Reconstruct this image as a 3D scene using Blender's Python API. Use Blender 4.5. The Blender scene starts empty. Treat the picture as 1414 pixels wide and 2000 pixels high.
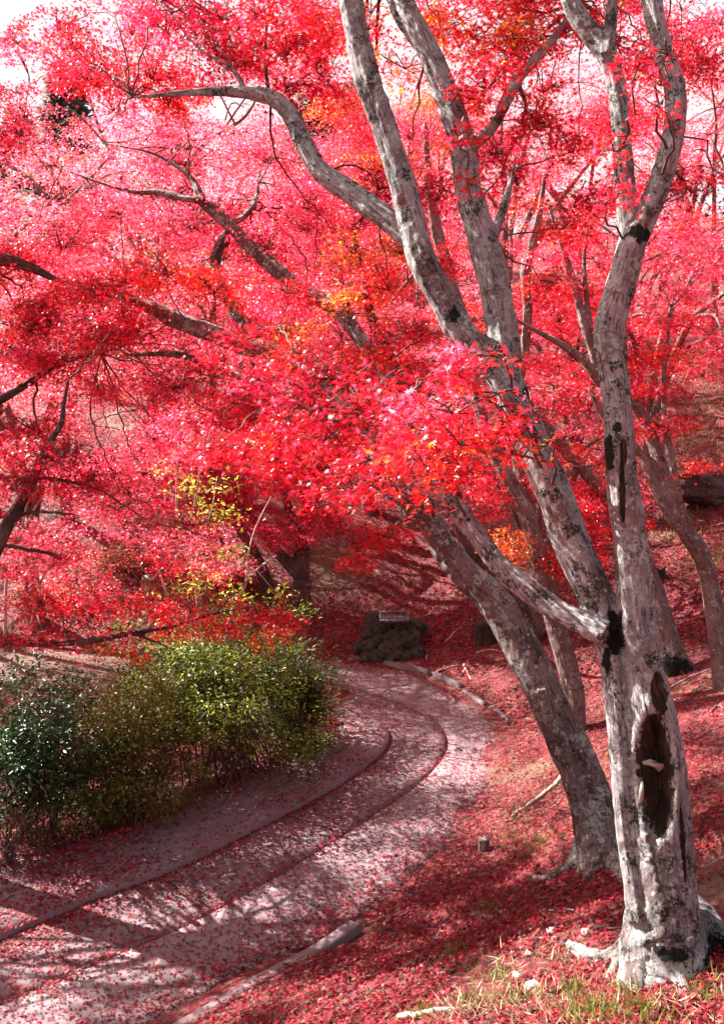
import bpy, math, random
import numpy as np
from mathutils import Vector, noise, kdtree

SC = bpy.context.scene
COL = SC.collection
rng = np.random.default_rng(11)
random.seed(5)
R = math.radians

# ------------------------------------------------------------------ camera, world, sun, exposure
CAM = np.array([0.0, 0.0, 4.0])
PITCH = math.atan(200 / 1920)
FPX = 1920.0
cd = bpy.data.cameras.new("camera")
cam = bpy.data.objects.new("camera", cd)
COL.objects.link(cam)
cam.location = CAM
cam.rotation_euler = (math.pi / 2 - PITCH, 0, 0)
cd.sensor_fit = 'VERTICAL'
cd.sensor_height = 24.0
cd.lens = 24.0 * FPX / 2000.0
cd.clip_end = 2000
cd.clip_start = 0.05
SC.camera = cam

SUN_AZ = R(-56)      # measured from +Y towards +X
SUN_EL = R(40)
W = bpy.data.worlds.new("World")
SC.world = W
W.use_nodes = True
nt = W.node_tree
sky = nt.nodes.new('ShaderNodeTexSky')
sky.sky_type = 'NISHITA'
sky.sun_disc = False
sky.sun_elevation = SUN_EL
sky.sun_rotation = SUN_AZ
sky.air_density = 1.0
sky.dust_density = 9.0
sky.ozone_density = 0.2
# thin bright cloud over the lower half of the sky, thinning out upwards
tc = nt.nodes.new('ShaderNodeTexCoord')
cn = nt.nodes.new('ShaderNodeTexNoise')
cn.inputs['Scale'].default_value = 2.2
cn.inputs['Detail'].default_value = 6
cm = nt.nodes.new('ShaderNodeMapRange')
cm.inputs[1].default_value, cm.inputs[2].default_value = 0.30, 0.50
sx = nt.nodes.new('ShaderNodeSeparateXYZ')
cz_ = nt.nodes.new('ShaderNodeMapRange')
cz_.inputs[1].default_value, cz_.inputs[2].default_value = 0.75, 0.45
cmu = nt.nodes.new('ShaderNodeMath')
cmu.operation = 'MULTIPLY'
cmx = nt.nodes.new('ShaderNodeMix')
cmx.data_type = 'RGBA'
cmx.inputs[7].default_value = (5.2, 5.2, 5.35, 1)
nt.links.new(tc.outputs['Generated'], cn.inputs['Vector'])
nt.links.new(tc.outputs['Generated'], sx.inputs[0])
nt.links.new(cn.outputs[0], cm.inputs[0])
nt.links.new(sx.outputs['Z'], cz_.inputs[0])
nt.links.new(cm.outputs[0], cmu.inputs[0])
nt.links.new(cz_.outputs[0], cmu.inputs[1])
nt.links.new(cmu.outputs[0], cmx.inputs[0])
nt.links.new(sky.outputs[0], cmx.inputs[6])
nt.links.new(cmx.outputs[2], nt.nodes['Background'].inputs[0])
nt.nodes['Background'].inputs[1].default_value = 0.044
sl = bpy.data.lights.new("sun", 'SUN')
sl.energy = 5.0
sl.angle = R(0.4)
sl.color = (1.0, 0.96, 0.91)
so = bpy.data.objects.new("sun", sl)
COL.objects.link(so)
sdir = Vector((math.sin(SUN_AZ) * math.cos(SUN_EL), math.cos(SUN_AZ) * math.cos(SUN_EL), math.sin(SUN_EL)))
so.rotation_euler = sdir.to_track_quat('Z', 'Y').to_euler()
SC.view_settings.view_transform = 'Standard'
SC.view_settings.look = 'None'
SC.view_settings.gamma = 1
SC.view_settings.exposure = 2.4
SC.cycles.max_bounces = 5
SC.cycles.diffuse_bounces = 2
SC.cycles.transmission_bounces = 3
SC.cycles.use_denoising = True
SC.cycles.caustics_reflective = False
SC.cycles.caustics_refractive = False

# ------------------------------------------------------------------ pixel helpers (2000 px high photograph -> metres)
FW = np.array([0, math.cos(PITCH), -math.sin(PITCH)])
UP = np.array([0, math.sin(PITCH), math.cos(PITCH)])
RT = np.array([1.0, 0, 0])


def ray(px, py):
    return FW + (px - 707) / FPX * RT - (py - 1000) / FPX * UP


def P(px, py, d):
    return CAM + d * ray(px, py)


def G0(px, py, z=0.0):
    r = ray(px, py)
    return CAM + r * ((z - CAM[2]) / r[2])


def catmull(pts, step):
    """resample a polyline of n-d points with a Catmull-Rom curve"""
    p = np.asarray(pts, float)
    if len(p) == 2:
        n = max(2, int(np.linalg.norm(p[1, :3] - p[0, :3]) / step) + 1)
        t = np.linspace(0, 1, n)[:, None]
        return p[0] * (1 - t) + p[1] * t
    q = np.vstack([2 * p[0] - p[1], p, 2 * p[-1] - p[-2]])
    out = []
    for i in range(1, len(q) - 2):
        a, b, c, d = q[i - 1], q[i], q[i + 1], q[i + 2]
        n = max(2, int(np.linalg.norm((c - b)[:3]) / step) + 1)
        t = np.linspace(0, 1, n, endpoint=False)[:, None]
        out.append(0.5 * ((2 * b) + (-a + c) * t + (2 * a - 5 * b + 4 * c - d) * t ** 2 + (-a + 3 * b - 3 * c + d) * t ** 3))
    out.append(p[-1:])
    return np.vstack(out)


# ------------------------------------------------------------------ path edges and terrain
E0p = [(0, 1690), (180, 1640), (330, 1590), (470, 1530), (600, 1462), (662, 1425), (640, 1398), (560, 1378), (400, 1364), (0, 1350), (-500, 1345)]
E1p = [(0, 1840), (180, 1762), (350, 1700), (520, 1612), (660, 1538), (735, 1485), (760, 1452), (752, 1425), (717, 1395), (650, 1367), (540, 1346), (380, 1335), (0, 1325), (-500, 1320)]
E2p = [(0, 1966), (200, 1880), (396, 1794), (566, 1698), (720, 1600), (820, 1530), (866, 1478), (872, 1442), (845, 1405), (770, 1370), (690, 1345), (600, 1325), (420, 1312), (0, 1303), (-500, 1300)]
E3p = [(392, 2000), (650, 1851), (800, 1732), (900, 1640), (945, 1560), (978, 1490), (990, 1440), (980, 1408), (930, 1374), (850, 1328), (760, 1306), (680, 1292), (580, 1284), (400, 1277), (0, 1270), (-500, 1266)]


def edge(pp):
    w = [G0(*q)[:2] for q in pp]
    d = w[0] - w[1]
    d /= np.linalg.norm(d)
    w = [w[0] + d * 14, w[0] + d * 5] + w
    e = w[-1] - w[-2]
    e /= np.linalg.norm(e)
    w.append(w[-1] + e * 20)
    return catmull(np.array(w), 0.35)


E0, E1, E2, E3 = edge(E0p), edge(E1p), edge(E2p), edge(E3p)


def sdist(x, y, E):
    """signed distance to polyline E, positive on the right of its direction"""
    x = np.asarray(x, float)
    y = np.asarray(y, float)
    best = np.full(x.shape, 1e9)
    sg = np.zeros(x.shape)
    for a, b in zip(E[:-1], E[1:]):
        ab = b - a
        L = ab @ ab
        if L < 1e-9:
            continue
        t = np.clip(((x - a[0]) * ab[0] + (y - a[1]) * ab[1]) / L, 0, 1)
        dx = x - (a[0] + t * ab[0])
        dy = y - (a[1] + t * ab[1])
        d = np.hypot(dx, dy)
        m = d < best
        best = np.where(m, d, best)
        sg = np.where(m, np.sign(dx * ab[1] - dy * ab[0]), sg)
    return best * sg


def vnoise(x, y, f, seed=0):
    x = np.asarray(x, float) * f + seed * 17.3
    y = np.asarray(y, float) * f + seed * 9.1
    xi = np.floor(x)
    yi = np.floor(y)
    u = x - xi
    v = y - yi
    u = u * u * (3 - 2 * u)
    v = v * v * (3 - 2 * v)

    def h(a, b):
        s = np.sin(a * 127.1 + b * 311.7 + seed * 74.7) * 43758.5453
        return s - np.floor(s)
    return (h(xi, yi) * (1 - u) + h(xi + 1, yi) * u) * (1 - v) + (h(xi, yi + 1) * (1 - u) + h(xi + 1, yi + 1) * u) * v - 0.5


E3c, E0c = E3[::2], E0[::2]


def height(x, y):
    x = np.atleast_1d(np.asarray(x, float))
    y = np.atleast_1d(np.asarray(y, float))
    s = sdist(x, y, E3c)
    l = -sdist(x, y, E0c)
    spill = 0.10 + 0.35 * np.maximum(vnoise(x, y, 1.7, 41) + 0.12, 0) + 0.08 * vnoise(x, y, 6.0, 42)
    s = s + spill
    l = l + spill * 0.8
    so_ = np.maximum(s, 0)
    zr = np.where(so_ < 10, 0.43 * so_, 4.3 + 0.30 * (np.minimum(so_, 42) - 10))
    zr = zr - 0.43 * 0.35 * (1 - np.exp(-so_ / 0.35)) + 0.03 * (so_ > 0.02)
    zl = 0.045 - 0.12 * np.minimum(np.maximum(l, 0), 4)
    z = np.where(s > 0, zr, np.where(l > 0, zl, -0.06))
    out = np.clip(np.maximum(s, l), 0, 1.2) / 1.2
    z = z + out * (vnoise(x, y, 0.35, 1) * 0.35 * np.clip(np.maximum(s, l) / 5, 0.2, 1) + vnoise(x, y, 1.3, 2) * 0.10 + vnoise(x, y, 4.0, 3) * 0.04)
    return z


def H(x, y):
    return float(height([x], [y])[0])


def ground_at(px, py):
    r = ray(px, py)
    t = np.concatenate([np.arange(1.5, 14, 0.02), np.arange(14, 80, 0.08)])
    q = CAM + t[:, None] * r
    hz = height(q[:, 0], q[:, 1])
    k = np.argmax(q[:, 2] < hz)
    return q[k], t[k]


# ------------------------------------------------------------------ mesh helpers
def mesh_obj(name, v, f, mat, parent=None, col=None, smooth=False, attrs=None):
    """v (n,3), f (m,3) or (m,4) -> ONE mesh object"""
    v = np.asarray(v, np.float32)
    f = np.asarray(f, np.int32)
    me = bpy.data.meshes.new(name)
    me.vertices.add(len(v))
    me.vertices.foreach_set('co', v.ravel())
    k = f.shape[1]
    me.loops.add(f.size)
    me.loops.foreach_set('vertex_index', f.ravel())
    me.polygons.add(len(f))
    me.polygons.foreach_set('loop_start', np.arange(0, f.size, k, dtype=np.int32))
    me.polygons.foreach_set('loop_total', np.full(len(f), k, np.int32))
    if smooth:
        me.polygons.foreach_set('use_smooth', np.ones(len(f), bool))
    if col is not None:
        a = me.attributes.new('tint', 'FLOAT_COLOR', 'POINT')
        c4 = np.ones((len(v), 4), np.float32)
        c4[:, :3] = col
        a.data.foreach_set('color', c4.ravel())
    for an, av in (attrs or {}).items():
        av = np.asarray(av, np.float32)
        if av.ndim == 1:
            a = me.attributes.new(an, 'FLOAT', 'POINT')
            a.data.foreach_set('value', av)
        else:
            a = me.attributes.new(an, 'FLOAT_VECTOR', 'POINT')
            a.data.foreach_set('vector', av.ravel())
    me.update()
    me.validate()
    if mat:
        me.materials.append(mat)
    o = bpy.data.objects.new(name, me)
    COL.objects.link(o)
    if parent is not None:
        o.parent = parent
        o.matrix_parent_inverse = parent.matrix_world.inverted() if False else o.matrix_parent_inverse
        # geometry is written in world space: shift it to the parent's space
        loc = np.array(parent.location, np.float32)
        if np.any(loc):
            me.vertices.foreach_set('co', (v - loc).ravel())
            me.update()
    return o


def tag(o, label=None, cat=None, group=None, kind=None):
    if label:
        o['label'] = label
    if cat:
        o['category'] = cat
    if group:
        o['group'] = group
    if kind:
        o['kind'] = kind
    return o


def empty(name, loc, label, cat, group=None):
    o = bpy.data.objects.new(name, None)
    o.empty_display_size = 0.2
    COL.objects.link(o)
    o.location = [float(c) for c in loc]
    return tag(o, label, cat, group)


class Soup:
    """collects triangles of one mesh"""

    def __init__(self):
        self.v, self.f, self.c, self.n = [], [], [], 0

    def add(self, v, f, c=None):
        v = np.asarray(v, float)
        self.v.append(v)
        self.f.append(np.asarray(f, int) + self.n)
        if c is not None:
            self.c.append(np.broadcast_to(np.asarray(c, float), v.shape))
        self.n += len(v)

    def build(self, name, mat, parent=None, smooth=False):
        if not self.v:
            return None
        return mesh_obj(name, np.vstack(self.v), np.vstack(self.f), mat, parent, np.vstack(self.c) if self.c else None, smooth)


def build_crown(name, leaf, tw, mat, parent):
    """leaves and the fine branches that carry them: one mesh, two materials"""
    n = len(np.vstack(leaf.f))
    if tw is not None and tw.v:
        for v, f in zip(tw.v, list(tw.f)):
            leaf.v.append(v)
            leaf.c.append(np.full(v.shape, 0.05))
        leaf.f += [f + leaf.n for f in tw.f]
    o = leaf.build(name, mat, parent)
    o.data.materials.append(MAT['twig'])
    mi = np.zeros(len(o.data.polygons), np.int32)
    mi[n:] = 1
    o.data.polygons.foreach_set('material_index', mi)
    return o


def frames(p):
    t = np.gradient(p, axis=0)
    t /= np.linalg.norm(t, axis=1)[:, None] + 1e-9
    ref = np.array([0.31, -0.95, 0.05])
    u = np.cross(t, ref)
    u /= np.linalg.norm(u, axis=1)[:, None] + 1e-9
    w = np.cross(t, u)
    return t, u, w


def tube_geo(p, r, sides):
    p = np.asarray(p, float)
    r = np.broadcast_to(np.asarray(r, float), (len(p),))
    t, u, w = frames(p)
    a = np.linspace(0, 2 * math.pi, sides, endpoint=False)
    ring = u[:, None, :] * np.cos(a)[None, :, None] + w[:, None, :] * np.sin(a)[None, :, None]
    v = p[:, None, :] + ring * r[:, None, None]
    v = v.reshape(-1, 3)
    n = len(p)
    i = np.arange(n - 1)[:, None] * sides
    j = np.arange(sides)[None, :]
    k = (j + 1) % sides
    A, B, Cc, D = i + j, i + k, i + sides + k, i + sides + j
    f = np.stack([np.stack([A, B, Cc], -1), np.stack([A, Cc, D], -1)], 2).reshape(-1, 3)
    c0, c1 = len(v), len(v) + 1
    v = np.vstack([v, p[0], p[-1]])
    j = np.arange(sides)
    k = (j + 1) % sides
    f = np.vstack([f, np.stack([np.full(sides, c0), k, j], -1), np.stack([np.full(sides, c1), (n - 1) * sides + j, (n - 1) * sides + k], -1)])
    return v, f


def unit(a):
    return a / (np.linalg.norm(a, axis=-1, keepdims=True) + 1e-9)


def rvec(n):
    return unit(rng.normal(size=(n, 3)))


# leaf templates: vertices (along, across, up) and triangles
def maple7():
    ang = np.radians([-140, -92, -46, 0, 46, 92, 140])
    ln = [0.42, 0.75, 0.95, 1.05, 0.95, 0.75, 0.42]
    v = [(0, 0, 0)]
    for i in range(7):
        v.append((ln[i] * math.cos(ang[i]), ln[i] * math.sin(ang[i]), -0.20 * ln[i] ** 2))
        if i < 6:
            m = (ang[i] + ang[i + 1]) / 2
            v.append((0.24 * math.cos(m), 0.24 * math.sin(m), 0.03))
    v.append((-0.12, 0, 0))
    n = len(v)
    f = [(0, i, i + 1) for i in range(1, n - 1)] + [(0, n - 1, 1)]
    return np.array(v) * 0.5, np.array(f)


def maple5():
    ang = np.radians([-105, -52, 0, 52, 105])
    ln = [0.6, 0.95, 1.05, 0.95, 0.6]
    v, f = [], []
    for a, l in zip(ang, ln):
        d = np.array([math.cos(a), math.sin(a)])
        p = np.array([-d[1], d[0]])
        k = len(v)
        b = d * -0.06
        for q, z in ((b + p * 0.17, 0.02), (b - p * 0.17, 0.02), (d * l, -0.28 * l * l)):
            v.append((q[0], q[1], z))
        f.append((k, k + 1, k + 2))
    return np.array(v) * 0.5, np.array(f)


def maple3():
    ang = np.radians([-75, 0, 75])
    v, f = [], []
    for a in ang:
        d = np.array([math.cos(a), math.sin(a)])
        p = np.array([-d[1], d[0]])
        k = len(v)
        b = d * -0.1
        for q, z in ((b + p * 0.24, 0.02), (b - p * 0.24, 0.02), (d * 1.0, -0.22)):
            v.append((q[0], q[1], z))
        f.append((k, k + 1, k + 2))
    return np.array(v) * 0.5, np.array(f)


def oval(wd=0.42):
    v = np.array([(0, 0, 0), (0.45, wd / 2, 0.07), (1, 0, -0.05), (0.45, -wd / 2, 0.07)], float)
    return v, np.array([(0, 2, 1), (0, 3, 2)])


M7, M5, M3, OV = maple7(), maple5(), maple3(), oval()


def leaves(soup, pos, nrm, head, size, tmpl, col):
    T, F = tmpl
    n = len(pos)
    nrm = unit(nrm)
    t = unit(head - (head * nrm).sum(1, keepdims=True) * nrm)
    b = np.cross(nrm, t)
    s = np.broadcast_to(np.asarray(size, float), (n,))[:, None, None]
    curl = rng.uniform(0.3, 1.7, n)[:, None, None]
    v = pos[:, None, :] + s * (T[None, :, 0:1] * t[:, None, :] + T[None, :, 1:2] * b[:, None, :] + curl * T[None, :, 2:3] * nrm[:, None, :])
    f = (np.arange(n)[:, None, None] * len(T) + F[None]).reshape(-1, 3)
    c = np.repeat(col[:, None, :], len(T), 1).reshape(-1, 3)
    soup.add(v.reshape(-1, 3), f, c)


TINT = {
    'R': (0.62, 0.008, 0.021), 'S': (0.66, 0.018, 0.016), 'C': (0.46, 0.005, 0.034), 'P': (0.76, 0.050, 0.120),
    'O': (0.66, 0.120, 0.025), 'M': (0.22, 0.006, 0.018), 'Y': (0.62, 0.40, 0.05), 'K': (0.80, 0.18, 0.26),  # P, K: paleness from backlight, haze and glints put into leaf colour
}


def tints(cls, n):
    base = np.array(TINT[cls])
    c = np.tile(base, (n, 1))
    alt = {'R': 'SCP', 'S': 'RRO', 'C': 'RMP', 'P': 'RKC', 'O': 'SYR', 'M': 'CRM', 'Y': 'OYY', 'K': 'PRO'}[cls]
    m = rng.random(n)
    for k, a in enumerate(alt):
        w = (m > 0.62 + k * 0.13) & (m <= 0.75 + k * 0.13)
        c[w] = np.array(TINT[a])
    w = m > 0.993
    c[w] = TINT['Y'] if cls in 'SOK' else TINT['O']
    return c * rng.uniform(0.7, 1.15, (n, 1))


# ------------------------------------------------------------------ materials
class NT:
    def __init__(self, name):
        self.m = bpy.data.materials.new(name)
        self.m.use_nodes = True
        self.t = self.m.node_tree
        self.t.nodes.clear()
        self.out = self.t.nodes.new('ShaderNodeOutputMaterial')

    def n(self, typ, **kw):
        x = self.t.nodes.new(typ)
        for k, v in kw.items():
            setattr(x, k, v)
        return x

    def link(self, a, b):
        self.t.links.new(a, b)

    def val(self, sock, v):
        if isinstance(v, bpy.types.NodeSocket):
            self.link(v, sock)
        elif isinstance(v, (tuple, list)) and len(v) == 3 and sock.type == 'RGBA':
            sock.default_value = (*v, 1)
        else:
            sock.default_value = v

    def noise(self, vec, scale, detail=4, rough=0.55, dist=0.0):
        x = self.n('ShaderNodeTexNoise')
        self.val(x.inputs['Vector'], vec)
        x.inputs['Scale'].default_value = scale
        x.inputs['Detail'].default_value = detail
        x.inputs['Roughness'].default_value = rough
        x.inputs['Distortion'].default_value = dist
        return x.outputs[0]

    def voro(self, vec, scale, feat='F1', out=0):
        x = self.n('ShaderNodeTexVoronoi', feature=feat)
        self.val(x.inputs['Vector'], vec)
        x.inputs['Scale'].default_value = scale
        return x.outputs[out]

    def rng(self, v, a, b, c=0.0, d=1.0):
        x = self.n('ShaderNodeMapRange')
        self.val(x.inputs[0], v)
        for i, q in zip((1, 2, 3, 4), (a, b, c, d)):
            x.inputs[i].default_value = q
        return x.outputs[0]

    def mix(self, fac, a, b, mode='MIX'):
        x = self.n('ShaderNodeMix', data_type='RGBA', blend_type=mode)
        self.val(x.inputs[0], fac)
        self.val(x.inputs[6], a)
        self.val(x.inputs[7], b)
        return x.outputs[2]

    def math(self, op, a, b=0.0):
        x = self.n('ShaderNodeMath', operation=op)
        self.val(x.inputs[0], a)
        self.val(x.inputs[1], b)
        return x.outputs[0]

    def mapping(self, vec, scale, loc=(0, 0, 0)):
        x = self.n('ShaderNodeMapping')
        self.val(x.inputs[0], vec)
        x.inputs['Scale'].default_value = scale
        x.inputs['Location'].default_value = loc
        return x.outputs[0]

    def attr(self, name):
        x = self.n('ShaderNodeAttribute', attribute_name=name)
        return x

    def coord(self):
        return self.n('ShaderNodeTexCoord').outputs['Object']

    def geo(self):
        return self.n('ShaderNodeNewGeometry').outputs['Position']

    def ramp(self, v, stops):
        x = self.n('ShaderNodeValToRGB')
        self.val(x.inputs[0], v)
        e = x.color_ramp.elements
        while len(e) < len(stops):
            e.new(0.5)
        for q, (p, c) in zip(e, stops):
            q.position = p
            q.color = (*c, 1)
        return x.outputs[0]

    def bsdf(self, col, rough=0.7, spec=0.3, height=None, dist=0.01, strength=1.0):
        b = self.n('ShaderNodeBsdfPrincipled')
        self.val(b.inputs['Base Color'], col)
        self.val(b.inputs['Roughness'], rough)
        b.inputs['Specular IOR Level'].default_value = spec
        if height is not None:
            u = self.n('ShaderNodeBump')
            u.inputs['Distance'].default_value = dist
            u.inputs['Strength'].default_value = strength
            self.val(u.inputs['Height'], height)
            self.link(u.outputs[0], b.inputs['Normal'])
        self.link(b.outputs[0], self.out.inputs[0])
        return b


def leaf_mat(name, trans=0.5, rough=0.42, spec=0.5, gain=1.25):
    k = NT(name)
    a = k.attr('tint').outputs['Color']
    p = k.n('ShaderNodeBsdfPrincipled')
    k.link(a, p.inputs['Base Color'])
    p.inputs['Roughness'].default_value = rough
    p.inputs['Specular IOR Level'].default_value = spec
    t = k.n('ShaderNodeBsdfTranslucent')
    k.link(k.mix(1.0, a, (gain, gain, gain), 'MULTIPLY'), t.inputs[0])
    m = k.n('ShaderNodeMixShader')
    m.inputs[0].default_value = trans
    k.link(p.outputs[0], m.inputs[1])
    k.link(t.outputs[0], m.inputs[2])
    k.link(m.outputs[0], k.out.inputs[0])
    return k.m


def bark_mat(name, dark=(0.13, 0.095, 0.085), light=(0.34, 0.30, 0.29), lichen=0.5, moss=0.5, seed=0.0, scale=1.0):
    k = NT(name)
    bk = k.mapping(k.attr('bark').outputs['Vector'], (1, 1, 1), (seed, seed * 0.7, seed * 1.3))
    ob = k.mapping(k.coord(), (1, 1, 1), (seed, seed, seed))
    st = k.mapping(bk, (1, 1, 0.10))
    base = k.mix(k.rng(k.noise(ob, 3.2 * scale, 5, 0.6), 0.37, 0.63), dark, light)
    streak = k.noise(st, 84 * scale, 4, 0.65, 0.6)
    base = k.mix(k.rng(streak, 0.47, 0.41, 0, 0.85), base, tuple(c * 0.35 for c in dark))
    flake = k.noise(k.mapping(bk, (1, 1, 0.45)), 26 * scale, 5, 0.7)
    base = k.mix(k.rng(flake, 0.56, 0.63, 0, 0.55), base, tuple(min(1, c * 1.25) for c in light))
    # rust-brown bare patches
    rust = k.math('MULTIPLY', k.rng(k.noise(ob, 5.5 * scale, 6, 0.72), 0.57, 0.60), k.rng(k.noise(ob, 1.3, 2), 0.42, 0.55))
    base = k.mix(k.math('MULTIPLY', rust, 0.8), base, (0.13, 0.045, 0.03))
    # lichen: round pale discs and crusts
    def discs(sc_, lo, hi, loc):
        ob2 = k.mapping(ob, (1, 1, 1), loc)
        vo = k.voro(ob2, sc_)
        vc = k.voro(ob2, sc_, out=1)
        sep = k.n('ShaderNodeSeparateColor')
        k.link(vc, sep.inputs[0])
        wob = k.math('ADD', vo, k.math('MULTIPLY', k.math('SUBTRACT', k.noise(ob, 70, 4), 0.5), 0.55))
        rad = k.rng(sep.outputs[1], 0, 1, lo, hi)
        return k.math('MULTIPLY', k.rng(k.math('SUBTRACT', wob, rad), 0.03, -0.03), k.rng(sep.outputs[0], 1.0 - 0.42 * lichen, 1.02 - 0.42 * lichen))
    disc = k.math('MAXIMUM', discs(23 * scale, 0.08, 0.30, (0, 0, 0)), discs(9 * scale, 0.06, 0.26, (4, 2, 9)))
    base = k.mix(k.math('MULTIPLY', disc, 0.8), base, k.mix(k.noise(ob, 25, 3), (0.36, 0.37, 0.34), (0.56, 0.53, 0.53)))
    crust = k.math('MULTIPLY', k.rng(k.noise(ob, 6 * scale, 8, 0.8), 0.62 - 0.14 * lichen, 0.64 - 0.14 * lichen), k.rng(k.noise(ob, 34, 5, 0.75), 0.44, 0.50))
    base = k.mix(k.math('MULTIPLY', crust, 0.8), base, k.mix(k.noise(ob, 30, 3), (0.26, 0.29, 0.25), (0.48, 0.49, 0.46)))
    ms = k.math('MULTIPLY', k.rng(k.noise(k.mapping(ob, (1, 1, 1), (7, 3, 1)), 6 * scale, 8, 0.82), 0.655 - 0.15 * moss, 0.67 - 0.15 * moss), k.rng(k.noise(ob, 60, 4, 0.75), 0.40, 0.5))
    base = k.mix(ms, base, (0.025, 0.026, 0.018))
    # wounds: bare rotten heartwood
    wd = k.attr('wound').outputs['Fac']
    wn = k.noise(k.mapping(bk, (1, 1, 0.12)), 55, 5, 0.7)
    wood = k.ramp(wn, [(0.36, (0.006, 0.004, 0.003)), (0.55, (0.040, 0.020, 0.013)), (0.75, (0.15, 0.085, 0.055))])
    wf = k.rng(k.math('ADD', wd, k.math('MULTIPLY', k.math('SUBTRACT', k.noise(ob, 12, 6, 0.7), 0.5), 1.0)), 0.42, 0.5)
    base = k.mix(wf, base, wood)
    mo = k.attr('moss').outputs['Fac']
    mf = k.rng(k.math('ADD', mo, k.math('MULTIPLY', k.math('SUBTRACT', k.noise(ob, 17, 7, 0.75), 0.5), 2.2)), 0.45, 0.55)
    base = k.mix(mf, base, k.mix(k.rng(k.noise(ob, 90, 2), 0.55, 0.75), (0.006, 0.007, 0.005), (0.035, 0.042, 0.012)))
    hgt = k.math('ADD', k.math('MULTIPLY', streak, 0.9), k.math('ADD', k.math('MULTIPLY', k.noise(ob, 110, 4, 0.7), 0.35), k.math('ADD', k.math('MULTIPLY', crust, 0.3), k.math('ADD', k.math('MULTIPLY', disc, 0.2), k.math('MULTIPLY', mf, 0.4)))))
    k.bsdf(base, 0.85, 0.2, hgt, 0.012, 0.9)
    return k.m


MAT = {}
MAT['maple'] = leaf_mat('maple_leaf', 0.58, 0.34, 0.48, 1.55)
MAT['green'] = leaf_mat('shrub_leaf', 0.42, 0.45, 0.28, 1.2)
MAT['glossy'] = leaf_mat('glossy_leaf', 0.25, 0.34, 0.5)
MAT['litter'] = leaf_mat('fallen_leaf', 0.22, 0.55, 0.22)
MAT['grass'] = leaf_mat('grass_blade', 0.4, 0.5, 0.3)
MAT['bark_main'] = bark_mat('bark_main', (0.12, 0.085, 0.078), (0.37, 0.35, 0.355), 0.78, 0.72, 0.0)
MAT['bark_second'] = bark_mat('bark_second', (0.085, 0.055, 0.05), (0.22, 0.155, 0.14), 0.8, 0.62, 3.1)  # browned: red bounce in the shade is put into this bark
MAT['bark'] = bark_mat('bark_plain', (0.12, 0.075, 0.065), (0.22, 0.16, 0.145), 0.45, 0.45, 6.3)
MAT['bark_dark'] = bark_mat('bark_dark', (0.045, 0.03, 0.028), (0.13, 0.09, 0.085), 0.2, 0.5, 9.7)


def simple(name, col, rough=0.8, var=0.25, scale=20, bump=0.006):
    k = NT(name)
    ob = k.coord()
    n = k.noise(ob, scale, 5, 0.65)
    c = k.mix(k.rng(n, 0.3, 0.7), tuple(x * (1 - var) for x in col), tuple(min(1, x * (1 + var)) for x in col))
    k.bsdf(c, rough, 0.3, k.noise(ob, scale * 3, 5, 0.7), bump, 0.8)
    return k.m


MAT['twig'] = simple('twig_bark', (0.10, 0.055, 0.05), 0.8)
MAT['pale_twig'] = simple('pale_twig_bark', (0.42, 0.33, 0.28), 0.8)
MAT['dead_wood'] = simple('dead_wood', (0.30, 0.24, 0.21), 0.85, 0.5, 25)
MAT['dark_wood'] = simple('dark_wood', (0.035, 0.025, 0.022), 0.9, 0.6, 14, 0.02)
MAT['break_wood'] = simple('broken_wood', (0.38, 0.33, 0.27), 0.8, 0.25, 40)
MAT['stone'] = simple('pale_stone', (0.42, 0.38, 0.36), 0.85, 0.35, 22, 0.01)


def mossy_stone():
    k = NT('mossy_stone')
    ob = k.coord()
    c = k.mix(k.rng(k.noise(ob, 6, 6, 0.7), 0.35, 0.65), (0.02, 0.018, 0.016), (0.12, 0.10, 0.085))
    c = k.mix(k.rng(k.noise(ob, 11, 5, 0.7), 0.5, 0.58), c, (0.018, 0.026, 0.010))
    k.bsdf(c, 0.9, 0.2, k.noise(ob, 40, 6, 0.7), 0.02, 0.9)
    return k.m


MAT['mossy'] = mossy_stone()


def metal():
    k = NT('galvanised_metal')
    ob = k.coord()
    c = k.mix(k.rng(k.noise(ob, 14, 4), 0.4, 0.7), (0.16, 0.165, 0.18), (0.10, 0.065, 0.05))
    b = k.bsdf(c, 0.45, 0.5, k.noise(ob, 80, 3), 0.002)
    b.inputs['Metallic'].default_value = 0.6
    return k.m


MAT['metal'] = metal()


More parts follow.
